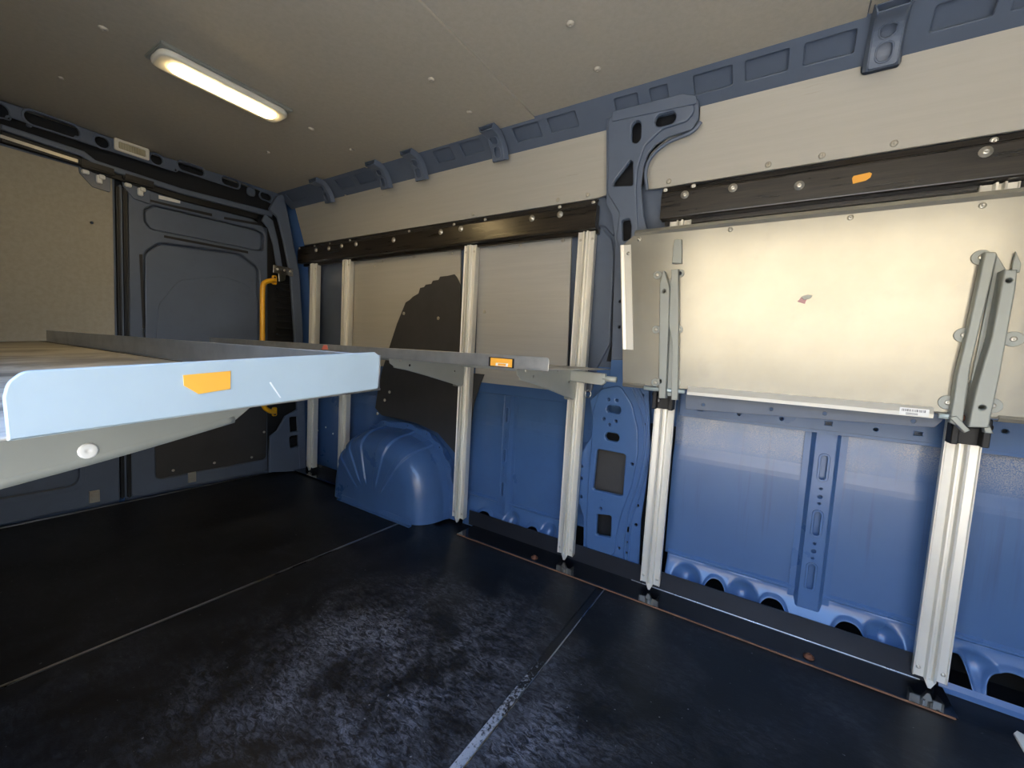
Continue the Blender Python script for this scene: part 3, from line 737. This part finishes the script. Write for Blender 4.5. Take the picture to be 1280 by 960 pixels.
torn = [(487, 436), (497, 405), (508, 378), (513, 375), (517, 371), (524, 367), (526, 360), (531, 359), (533, 356), (540, 355), (542, 351), (549, 350), (551, 346), (560, 345), (569, 343), (572, 347), (576, 356), (577, 438)]
low = [(577, 560), (577, 575), (562, 557), (548, 541), (520, 528), (478, 519), (470, 510), (473, 490), (478, 465)]
lining('dark_lining_panel', py_(torn+low, YD), fy(YD), .006, 'dark_board', 'dark panel with a jagged torn upper edge above the wheel arch', [py_([q], YD)[0] for q in ((488, 490), (506, 392), (549, 398), (473, 517), (482, 500))], normal=(0, -1, 0))
link('side_lining', plate(py_([(588, 466), (606, 468), (601, 480), (593, 505), (588, 545), (584, 560), (582, 560)], YD), [], fy(YD), .006, .001), 'dark_board', bpy.data.objects['dark_lining_panel'])

# ================================================================== BLACK RAILS
def rail(name, x0, x1, label, screws, big, lip):
    t = thing(name, ((x0+x1)/2, 1.48, 1.32), label, 'rail')
    link('beam', prism([(1.478, 1.322), (1.482, 1.318), (1.512, 1.318), (1.512, 1.405), (1.482, 1.405), (1.478, 1.400)], (x0, 0, 0), (x1, 0, 0), (0, 1, 0), (0, 0, 1), .0015), 'rail', t)
    link('top_flange', prism(sheet_profile([(1.484, 1.405), (1.492, 1.421), (1.500, 1.421)], .005), (x0, 0, 0), (x1, 0, 0), (0, 1, 0), (0, 0, 1)), 'rail', t)
    link('back_ledge', prism([(1.512, 1.305), (1.53, 1.305), (1.53, 1.33), (1.512, 1.33)], (x0+.01, 0, 0), (x1, 0, 0), (0, 1, 0), (0, 0, 1)), 'rail', t)
    for px, py in screws:
        p = on(px, py, 1, 1.487); link('screw', dome((p.x, 1.486, max(1.408, min(1.416, p.z))), (0, -1, -.4), .008, .005), 'screw', t)
    for px, py in big:
        p = on(px, py, 1, 1.478); link('bolt', dome((p.x, 1.478, max(1.33, min(1.392, p.z))), (0, -1, 0), .0085, .006, .013), 'screw', t)
    return t
rail('wooden_rail', -2.60, xr(745, 1.478, 1.37), 'black stained wooden rail spanning from the rear corner to the pillar', [(375, 311), (394, 308), (413, 305), (438, 301), (512, 289.5), (568, 281), (607, 275), (700, 259), (742, 253.5)],
     [(395, 312.5), (411, 310.5), (427, 307.5), (445, 305), (492, 300), (551, 290), (576, 286), (665, 273), (700, 268)], 0)
r2 = rail('wooden_rail', xr(826, 1.478, 1.37), .85, 'black wooden rail with a scrap of orange tape, above the folded shelf', [(832, 237.5), (867, 233), (1242, 176)], [(856, 243.5), (916, 235), (999, 232), (1232, 190)], 0)
def tape(name, pts, f3, label, th=.0008):
    c = V(f3(sum(a for a, b in pts)/len(pts), min(b for a, b in pts), 0))
    o = link(name, plate(pts, [], f3, th, .0002), 'tape', None, c); return tag(o, label, 'tape')
tape('orange_tape', py_([(1065, 223), (1067, 220), (1087, 215.5), (1090, 217), (1088, 222), (1082, 226), (1066, 230)], 1.478), fy(1.4778), 'scrap of orange tape stuck on the black wooden rail')

# ================================================================== UPRIGHTS
def upright_proto(h0, h1):
    t = thing('aluminium_upright', (0, 1.51, h0), None, 'upright')
    w, d = .034, .026
    # flat flanges with a raised double-ribbed centre, open pointed foot
    pr = [(-w, .0), (-w, -.008), (-w+.003, -.008), (-w+.004, -.005), (-.012, -.004), (-.010, -.018), (-.005, -.019), (-.0035, -.004), (.0035, -.004), (.005, -.019), (.010, -.018), (.012, -.004), (w-.004, -.005), (w-.003, -.008), (w, -.008), (w, 0), (w-.004, d), (w-.008, d), (w-.010, 0), (-w+.010, 0), (-w+.008, d), (-w+.004, d)]
    link('profile', prism(pr, (0, 1.51, h0+.02), (0, 1.51, h1), (1, 0, 0), (0, 1, 0), .0007), 'alu', t)
    link('pointed_foot', plate([(-.012, h0+.022), (.012, h0+.022), (.003, h0-.0), (-.003, h0-.0)], [], fy(1.508), .012, .001), 'alu', t)
    for z in (h0+.045, h1-.03):
        for s in (-1, 1): link('screw', dome((s*.024, 1.504, z), (0, -1, 0), .005, .003), 'screw', t)
    return t
UPS = [(-2.468, 'aluminium upright nearest the rear doors'), (-2.143, 'aluminium upright behind the wheel arch, second from the rear doors'), (-1.232, 'aluminium upright standing against the front end of the wheel arch'),
       (-.664, 'aluminium upright just behind the blue pillar, carrying the open shelf'), (-.325, 'aluminium upright just ahead of the blue pillar, under the folded shelf'), (.409, 'aluminium upright under the large grey bracket of the folded shelf')]
proto = upright_proto(.012, 1.314)
for i, (x, lab) in enumerate(UPS):
    o = proto if i == 0 else copy_tree(proto)
    o.location = (x, 1.51, .012); ORIG[o.name] = V((x, 1.51, .012))
    o['label'] = lab; o['group'] = 'aluminium uprights along the wall'

# black angle profile along the foot of the wall
an = thing('steel_angle', (-.35, 1.48, 0), 'black steel angle with a rusty edge running along the foot of the wall', 'angle profile')
link('foot_leg', box((-1.16, 1.418, .001), (.445, 1.538, .005), .001), 'gloss_black', an)
link('upright_leg', prism([(1.537, .001), (1.542, .001), (1.542, .072), (1.537, .072)], (-1.19, 0, 0), (.43, 0, 0), (0, 1, 0), (0, 0, 1), .001), 'steel_dark', an)
link('worn_edge', box((-1.16, 1.414, .001), (.44, 1.418, .0055), .001), 'rust', an)
link('fold_edge', box((-.40, 1.535, .004), (.40, 1.538, .007), .001), 'silver_strip', an)
for a, b in ((668, 697), (1011, 821)):
    p = on(a, b, 2, .006); link('bolt', dome((p.x, p.y, .005), (0, 0, 1), .010, .010, .014), 'rust_bolt', an)
a2 = tag(link('steel_angle', prism(sheet_profile([(1.45, .004), (1.543, .004), (1.543, .05)], .004), (-2.60, 0, 0), (-2.07, 0, 0), (0, 1, 0), (0, 0, 1)), 'gloss_black', None, (-2.3, 1.5, 0)), 'short black steel angle on the floor between the rear corner and the wheel arch', 'angle profile')

# ================================================================== NEAR SHELF (foreground)
NX0, NX1, NY1 = -2.44, -.46, .383
def zsf(y): return .7815+(y-NY1)*.0625
ns = thing('folding_shelf', (-1.45, .1, .76), 'pale metal shelf folded out in the foreground with orange tape on its end lip', 'shelf', None)
bm = bmesh.new()
link('shelf_sheet', grid(lambda x, y: (x, y, zsf(y)-.003), [NX0, NX1-.001], [-.16, .1, NY1-.001]), 'shelf_top', ns); solid(ns.children[0], .003, 0)
endp = px_([(9, 552), (3, 497), (8, 478), (28, 463.5), (240, 452), (468, 440), (474.5, 445), (472.5, 486)], NX1)
link('end_lip', plate(rounded(endp, [.001, .004, .014, .010, 0, .004, .004, .003]), [], fx(NX1-.003), .004, .0015, bres=2), 'shelf_white', ns)
link('aisle_lip', plate([(NX0, .778), (NX1-.003, .778), (NX1-.003, .8255), (NX0, .8225)], [], lambda u, v, w: (u, NY1-w, v), .003, .001), 'shelf_lip', ns)
link('lip_seam', box((NX0, NY1-.022, zsf(NY1-.02)-.0018), (NX1-.01, NY1-.016, zsf(NY1-.02)-.0008), 0), 'black', ns)
link('rear_lip', box((NX0-.003, -.16, .751), (NX0, .30, .774), .0005), 'shelf_white', ns)
# support arm under it
bx = -.62
arm = px_([(-70, 590), (0, 555), (8, 540), (312, 505), (310, 511), (292, 526), (150, 568), (0, 608), (-70, 626)], bx)
arm = [(-.16, .735), (.05, .748), (.30, .768), (.300, .743), (.288, .727), (.20, .711), (.08, .671), (.0, .645), (-.16, .585)]
a3 = px_([(312, 509), (292, 526), (150, 568), (0, 608)], bx)
arm = [(-.16, .745), (.10, .757), (a3[0][0], .772)]+a3+[(-.16, a3[3][1]+(a3[3][1]-a3[2][1])/(a3[3][0]-a3[2][0])*(-.16-a3[3][0]))]
ab = link('support_arm', plate(rounded(arm, [0, 0, 0, .006, .004, .06, .02, 0]), [], fx(bx), .003, .001), 'bracket', ns)
link('arm_fold', tube([(bx-.004, a, b+.004) for a, b in [arm[-1]]+a3[::-1][:-1]], .008, 10, 2), 'bracket', ab)
p = on(110, 563.5, 0, bx+.003); link('bolt', dome((bx+.003, p.y, p.z), (1, 0, 0), .0085, .0015), 'white', ab)
b2 = -1.9
link('support_arm', plate(rounded(arm, [0, 0, 0, .006, .004, .06, .02, 0]), [], fx(b2), .003, .001), 'bracket', ns)
link('hinge_tube', tube([(NX0+.05, -.165, .735), (-1.4, -.165, .735), (NX1-.02, -.165, .735)], .012, 10, 0), 'bracket', ns)
tape('orange_tape', px_([(228.5, 469), (288, 463.5), (287.5, 486), (248, 492.5), (229.5, 482)], NX1+.001), fx(NX1+.0011), 'orange tape folded onto the end lip of the foreground shelf')
sc_ = px_([(336.5, 478), (338.5, 477.5), (351.5, 497), (350, 497.5)], NX1+.001)
link('scratch', plate(sc_, [], fx(NX1+.001), .0004, .0001), 'white', ns)

# ================================================================== FAR SHELF (open, on the far wall)
FX0, FX1, FY0, FY1 = -2.49, -.503, .955, 1.483
fs = thing('folding_shelf', (-1.5, 1.2, .78), 'grey metal shelf folded out level from the far wall above the wheel arch', 'shelf')
link('shelf_sheet', box((FX0, FY0+.001, .7945), (FX1-.02, FY1, .7975), .0008), 'shelf_top', fs)
lp = [(FX0, .794), (FX1, .794), (FX1, .831), (FX0, .827)]
link('aisle_lip', plate(rounded(lp, [.001, .004, .012, .004]), [], fy(FY0+.003), .003, .001), 'shelf_lip', fs)
link('hinge_tube', tube([(FX0+.05, 1.469, .772), (-1.5, 1.469, .772), (-.63, 1.469, .772)], .012, 10, 0), 'bracket_light', fs)
def far_arm(x, holes):
    pr = [(1.045, .792), (1.05, .772), (1.075, .758), (1.16, .745), (1.475, .671), (1.483, .678), (1.483, .792)]
    b = link('support_arm', plate(rounded(pr, [0, .006, .01, .01, .006, .004, 0]), [oval(h, .010, .010) for h in holes], fx(x), .003, .001), 'bracket_light', fs)
    link('arm_fold', tube([(x-.002, 1.075, .760), (x-.002, 1.16, .747), (x-.002, 1.475, .673)], .005, 8, 1), 'bracket_light', b)
    link('arm_box', box((x-.025, 1.44, .67), (x, 1.483, .79), .003), 'bracket', b)
    for yy in (1.10, 1.2, 1.32): link('screw', dome((x+.003, yy, .785), (1, 0, 0), .006, .003), 'screw', b)
far_arm(-1.222, [(1.15, .765), (1.42, .74)]); far_arm(-.66, [(1.15, .765), (1.42, .74)]); far_arm(-2.14, [])
eb = fs
c0, c1 = xr(700, 1.44, .76), xr(757.5, 1.44, .76)
link('catch_body', plate(rounded([(c0, .744), (c1-.012, .738), (c1, .748), (c1, .781), (c0, .788)], [.004, .004, .004, .004, .004]), [], lambda u, v, w: (u, 1.448-w, v), .018, .004, bres=2), 'bracket_light', eb); eb = bpy.data.objects['catch_body']
link('catch_pin', tube([(c1-.01, 1.44, .762), (c1+.015, 1.44, .762), (xr(770.5, 1.44, .76), 1.44, .762)], .0105, 12, 0), 'bracket_light', eb)
kr = on(735, 492.5, 1, 1.43)
ring = []
for k in range(25):
    a = 2*math.pi*k/24; ring.append((kr.x+.011*math.sin(a), 1.43, kr.z+.014*math.cos(a)))
tag(link('split_ring', tube(ring, .0016, 8, 0), 'chrome', None, kr), 'small bright split ring hanging at the foot of the shelf catch', 'ring')
# yellow labelled latch on the lip
lt = thing('lip_latch', (on(627, 452, 1, FY0).x, FY0-.001, .80), 'yellow latch plate with a black frame on the lip of the open shelf', 'latch')
q = py_([(611.5, 446), (643, 448.5), (642.5, 460.5), (611, 457.5)], FY0)
qi = shrink(q, .86)
link('latch_frame', plate(q, [qi], fy(FY0), .0016, .0004), 'black', lt)
link('latch_plate', plate(qi, [], fy(FY0), .001, .0002), 'tape', lt)
q = py_([(620.5, 453.5), (635.5, 454.5), (635, 458.5), (620, 457)], FY0); link('latch_slot', plate(q, [shrink(q, .7)], fy(FY0-.001), .002, .0004), 'white', lt)
q = py_([(402, 437), (405, 431.5), (409, 431.5), (410.5, 437)], FY0)
tag(link('pull_tab', plate(q, [], fy(FY0), .002, .0005), 'red', fs), 'tiny reddish tab')

# ================================================================== FOLDED SHELF (up against the far wall)
KY = 1.412
ks = thing('folding_shelf', (.1, KY, .75), 'large bright metal shelf folded up flat against the far wall, ahead of the pillar', 'shelf')
KX1 = .80
tl = on(788, 292, 1, KY).x
kp = [(xr(779, KY, .78), .752), (KX1, .752), (KX1, 1.254), (tl+.012, 1.254), (tl-.025, 1.225)]
rv = [on(a, b, 1, KY) for a, b in ((799, 299), (913, 287), (1063, 272), (1228, 257))]
link('shelf_sheet', plate(kp, [], fy(KY+.003), .003, .001), 'galv', ks)
link('top_lip', prism(sheet_profile([(KY, 1.252), (KY-.006, 1.259), (KY+.004, 1.27), (KY+.035, 1.27)], .003), (tl+.016, 0, 0), (KX1, 0, 0), (0, 1, 0), (0, 0, 1)), 'galv', ks)
sx0, sx1 = xr(775.5, KY, 1.0), xr(789, KY, 1.0)
link('side_flange', prism([(0, -.004), (.036, -.004), (.036, -.001), (.012, -.001), (.012, -.006), (.003, -.008), (-.001, -.004), (-.001, .03), (.002, .03)], (xr(775.5, KY, 1.21), KY, 1.224), (xr(779, KY, .88), KY, .870), (1, 0, 0), (0, 1, 0)), 'alu', ks)
for p in rv: link('rivet', dome((p.x, KY, p.z), (0, -1, 0), .007, .003), 'galv', ks)
p = on(784, 317, 1, KY-.004); link('rivet', dome((p.x+.004, KY-.004, p.z), (0, -1, 0), .006, .003), 'galv', ks)
bl = py_([(850, 489), (862, 488), (1170, 515), (1176, 519), (1160, 521), (860, 494)], KY)
bx0, bx1 = xr(860, KY, .75), xr(1165, KY, .75)
link('bottom_lip', prism(sheet_profile([(KY-.001, .762), (KY-.015, .746), (KY-.013, .738), (KY+.02, .737)], .003), (bx0, 0, 0), (bx1, 0, 0), (0, 1, 0), (0, 0, 1)), 'alu', ks)
link('bottom_lip', prism(sheet_profile([(KY-.001, .756), (KY-.008, .751), (KY-.002, .744), (KY+.02, .742)], .003), (xr(1247, KY, .75), 0, 0), (KX1, 0, 0), (0, 1, 0), (0, 0, 1)), 'galv', ks)
link('bottom_lip', prism(sheet_profile([(KY-.001, .756), (KY-.008, .751), (KY-.002, .744), (KY+.02, .742)], .003), (xr(779, KY, .75), 0, 0), (xr(806, KY, .75), 0, 0), (0, 1, 0), (0, 0, 1)), 'galv', ks)
link('hinge_flange', plate(py_([(857, 491), (1182, 518.5), (1178, 526), (1168, 534.5), (857, 511.5)], KY+.022), [oval(py_([q], KY+.02)[0], .010, .010) for q in ((879, 506), (964, 511.5), (1031, 517), (1142, 526.5))], fy(KY+.024), .003, .001), 'light_greyed_blue', ks)  # metal flange, tinted to stand in for the blue it reflects
# barcode sticker on the lower lip
s0, s1 = xr(1124, KY-.013, .75), xr(1161, KY-.013, .75)
stk = tag(link('barcode_sticker', box((s0, KY-.0172, .739), (s1, KY-.0160, .757), 0), 'paper', ks), 'small white printed sticker')
bars = []
xx = s0+.004
while xx < s1-.006:
    wv = random.choice((.001, .0016, .0024)); bars.append(((xx, KY-.0176, .748), (xx+wv, KY-.0172, .754))); xx += wv+random.choice((.001, .0018))
for k in range(2): bars.append(((s0+.012, KY-.0176, .7405+k*.003), (s0+.034, KY-.0172, .742+k*.003)))
link('print', boxes(bars, 0), 'ink', stk)
# adhesive remnant
q = py_([(997, 377), (1003, 370), (1010, 371), (1006, 380)], KY); tag(link('sticker_remnant', plate(q, [], fy(KY), .001, .0003), 'pink', None, (q[0][0], KY, q[0][1])), 'pink scrap of an old sticker on the folded shelf', 'sticker scrap')
q = py_([(1001, 371), (1009, 368.5), (1016, 369), (1013, 373), (1005, 375)], KY-.001); link('curled_flap', plate(rounded(q, .002), [], fy(KY-.001), .002, .0006), 'bracket', bpy.data.objects['sticker_remnant'])

# folded support arms on it
def rib(name, pts, y0, th, mat, parent, holes=(), bev=.002, r=0):
    poly = py_(pts, y0-th); poly = rounded(poly, r) if r else poly
    return link(name, plate(poly, holes, fy(y0-.0008), th, bev), mat, parent)
g1 = thing('shelf_bracket', tuple(on(832, 500, 1, KY)), 'narrow grey folded shelf bracket on the rear end of the folded shelf, near the pillar', 'bracket', 'brackets on the folded shelf')
def ear(px, py, r, y, par, hole=True):
    p = on(px, py, 1, y); o = link('ear', plate(oval((p.x, p.z), 2*r, 2*r), [], fy(y-.0008), .003, .001), 'bracket', par)
    link('rivet', dome((p.x, y-.0038, p.z), (0, -1, 0), .006, .003), 'screw' if hole else 'black', o)
rib('arm', [(824.5, 354), (829, 338), (831, 339), (835, 353), (837, 360), (836, 400), (832, 498), (823, 498)], KY, .030, 'bracket', g1, [oval(py_([(830, 364)], KY-.03)[0], .010, .012), oval(py_([(825, 476.5)], KY-.03)[0], .010, .012)], .003)
rib('arm', [(842, 303), (844, 299), (852, 299), (852, 329), (840, 329)], KY, .012, 'bracket', g1)
rib('arm', [(839, 337), (848, 336), (848, 420), (847, 500), (839, 500), (840, 428), (836, 405)], KY, .022, 'bracket', g1, bev=.002)
rib('arm_web', [(834, 352), (842, 345), (841, 495), (831, 495)], KY, .006, 'bracket', g1)
for a, b in ((822, 344), (820.5, 412), (819.5, 478)): ear(a, b, .013, KY, g1)
for a, b, h in ((850, 342, 0), (848.5, 412, 1), (846, 478, 1)): ear(a, b, .013, KY, g1, h)
g2 = thing('shelf_bracket', tuple(on(1195, 545, 1, KY)), 'wide grey folded shelf bracket above the upright nearest the open side door', 'bracket', 'brackets on the folded shelf')
rib('arm', [(1231, 315), (1245, 315), (1247, 318), (1213, 460), (1203, 535), (1187, 528), (1196, 470), (1212, 405)], KY, .024, 'bracket', g2, bev=.003)
rib('arm', [(1255.5, 337), (1272, 337), (1270, 360), (1250, 470), (1236, 535), (1210, 534), (1222, 480), (1240, 420)], KY, .042, 'bracket', g2, [oval(py_([(1261.5, 350.5)], KY-.042)[0], .010, .010), oval(py_([(1228, 509.5)], KY-.042)[0], .011, .010)], .003)
rib('arm_web', [(1246, 318), (1258, 337), (1240, 470), (1215, 528), (1203, 530)], KY, .005, 'bracket', g2)
rib('arm_tongue', [(1270, 314), (1277, 330), (1275, 340), (1264, 340)], KY, .010, 'bracket', g2)
rib('arm_foot', [(1187, 522), (1196, 520), (1213, 538), (1206, 541)], KY-.004, .026, 'bracket', g2)
rib('arm_foot', [(1230, 528), (1236, 530), (1242, 542), (1231, 541)], KY-.004, .02, 'bracket', g2)
for a, b, h in ((1226, 322, 1), (1204, 419, 1), (1184, 503, 1), (1266, 424, 1), (1240, 507, 1)): ear(a, b, .017, KY, g2, h)
for a, b in ((1233, 427), (1208, 476)):
    p = on(a, b, 1, KY-.005); link('bolt', dome((p.x, KY-.005, p.z), (0, -1, 0), .005, .006), 'screw', g2)
for a, b, gp in ((808, 858, g1), (1168, 1198, g2)):
    xa, xb = xr(a, KY+.02, .742), xr(b, KY+.02, .742)
    tb = link('hinge_rod', tube([(xa, KY-.0105, .744), ((xa+xb)/2, KY-.0105, .744), (xb, KY-.0105, .744)], .0065, 10, 0), 'shelf_white', gp)
xe_ = xr(1197, KY, .744); link('rod_cap', tube([(xe_-.006, KY-.0105, .744), (xe_+.001, KY-.0105, .744), (xe_+.008, KY-.0105, .744)], .0078, 10, 0), 'rust_bolt', g2)
# black pivot blocks between brackets and uprights
for (x, lab) in ((-.325, 'black steel pivot block under the narrow shelf bracket'), (.409, 'black steel pivot block under the wide shelf bracket')):
    t = thing('pivot_block', (x, 1.48, .675), lab, 'pivot block', 'pivot blocks on the uprights')
    link('block', boxes([((x-.034, 1.462, .672), (x-.020, 1.50, .742)), ((x+.020, 1.462, .672), (x+.034, 1.50, .742)), ((x-.034, 1.488, .672), (x+.034, 1.5015, .735))], .002), 'black', t)
    link('pin', tube([(x-.036, 1.468, .722), (x, 1.468, .722), (x+.036, 1.468, .722)], .006, 10, 0), 'black', t)
    link('screw', dome((x-.02, 1.488, .70), (0, -1, 0), .006, .004), 'screw', t)

# ================================================================== CEILING LAMP
lc = V((-1.672, .692, CZ-.003))
lm = thing('ceiling_lamp', (lc.x, lc.y, CZ-.003), 'long lit warm white lamp on the grey ceiling', 'lamp')
e0 = on(190, 66, 2, 1.672); e1 = on(362, 147, 2, 1.672)
w0, w1_, l0, l1 = -1.738, -1.612, .498, .886
link('base_plate', box((w0-.004, l0-.004, CZ-.013), (w1_+.004, l1+.004, CZ-.0032), .003), 'bracket', lm)
link('housing', plate(rounded([(w0+.004, l0), (w1_-.004, l0), (w1_-.004, l1), (w0+.004, l1)], .04), [], fzd(CZ-.012), .020, .008, bres=3), 'lamp_body', lm)
link('lens', plate(rounded([(w0+.034, l0+.040), (w1_-.034, l0+.040), (w1_-.034, l1-.032), (w0+.034, l1-.032)], .036, 8), [], fzd(CZ-.026), .012, .005, bres=3), 'led', lm)

# small pale trim end at the front of the floor
p0 = on(1267, 915, 2, .004); 
tag(link('sill_trim', plate(pz_([(1267, 917), (1271, 914), (1300, 930), (1300, 955), (1280, 939)], .004), [], fz(.0), .006, .001), 'lamp_body', None, p0), 'pale grey end of a sill trim on the floor in the front corner', 'trim')

# ================================================================== NEAR SIDE, FRONT, OUTSIDE
wl = struct(link('wall_left', box((XR-.06, -.36, -.05), (-.66, -.335, 1.78), .0), 'blue'))
link('lining', box((XR, -.335, .75), (-.70, -.325, 1.68), 0), 'board2', wl)
link('over_door', box((-.66, -.36, 1.69), (.95, -.335, 1.78), 0), 'blue', wl)
link('front_post', box((.95, -.36, -.05), (XF, -.335, 1.78), 0), 'blue', wl)
wf = struct(link('wall_front', box((XF, -.36, -.05), (XF+.02, 1.75, 1.78), 0), 'board2'))
wr = struct(link('wall_rear', box((XR-.08, -.36, -.05), (XR-.062, 1.75, 1.78), 0), 'blue'))
gd = struct(link('ground', box((-30, -40, -.75), (30, 30, -.65), 0), 'ground'))
fc = struct(link('added_facade', box((-14, -9.3, -.65), (16, -9, 4.4), .01), 'render'))  # unseen wall, added to light the interior and reflect in the folded shelf
link('added_plinth', box((-14, -9.0, -.65), (16, -8.9, .80), .01), 'added_plinth_dark', fc)  # dark base added to darken the lower part of that reflection
link('added_coping', box((-14.1, -9.4, 4.4), (16.1, -8.9, 4.52), .02), 'render', fc)
# ================================================================== LIGHT
sun = bpy.data.lights.new('sun', 'SUN'); sun.energy = 6.5; sun.angle = math.radians(.6); sun.color = (1, .93, .80)
so = bpy.data.objects.new('sun', sun); C.objects.link(so)
so.rotation_euler = V((.25, -1, -1.9)).to_track_quat('-Z', 'Y').to_euler()
w = bpy.data.worlds.new('sky'); bpy.context.scene.world = w; w.use_nodes = True
nt = w.node_tree; bg = nt.nodes['Background']
tc = nt.nodes.new('ShaderNodeTexCoord'); sp = nt.nodes.new('ShaderNodeSeparateXYZ'); rp = nt.nodes.new('ShaderNodeValToRGB')
nt.links.new(tc.outputs['Generated'], sp.inputs[0]); nt.links.new(sp.outputs['Z'], rp.inputs['Fac'])
e = rp.color_ramp.elements; e[0].position = 0; e[0].color = (1.0, .92, .78, 1); e[1].position = .9; e[1].color = (.16, .36, .95, 1)
x_ = rp.color_ramp.elements.new(.22); x_.color = (.62, .78, 1.0, 1); x_ = rp.color_ramp.elements.new(.5); x_.color = (.30, .54, 1.0, 1)
nt.links.new(rp.outputs['Color'], bg.inputs['Color']); bg.inputs['Strength'].default_value = 2.0
# camera
cam = bpy.data.cameras.new('camera'); co = bpy.data.objects.new('camera', cam); C.objects.link(co)
cam.sensor_fit = 'HORIZONTAL'; cam.sensor_width = 36; cam.lens = 36*FPX/1280; cam.clip_start = .01
co.matrix_world = Matrix(((RT.x, UP.x, -FW.x, CAM.x), (RT.y, UP.y, -FW.y, CAM.y), (RT.z, UP.z, -FW.z, CAM.z), (0, 0, 0, 1)))
sc = bpy.context.scene; sc.camera = co
sc.view_settings.view_transform = 'Standard'; sc.view_settings.look = 'None'; sc.view_settings.gamma = 1
sc.view_settings.use_curve_mapping = False
sc.view_settings.exposure = 2.28
sc.cycles.use_denoising = True
sc.cycles.max_bounces = 10; sc.cycles.diffuse_bounces = 6
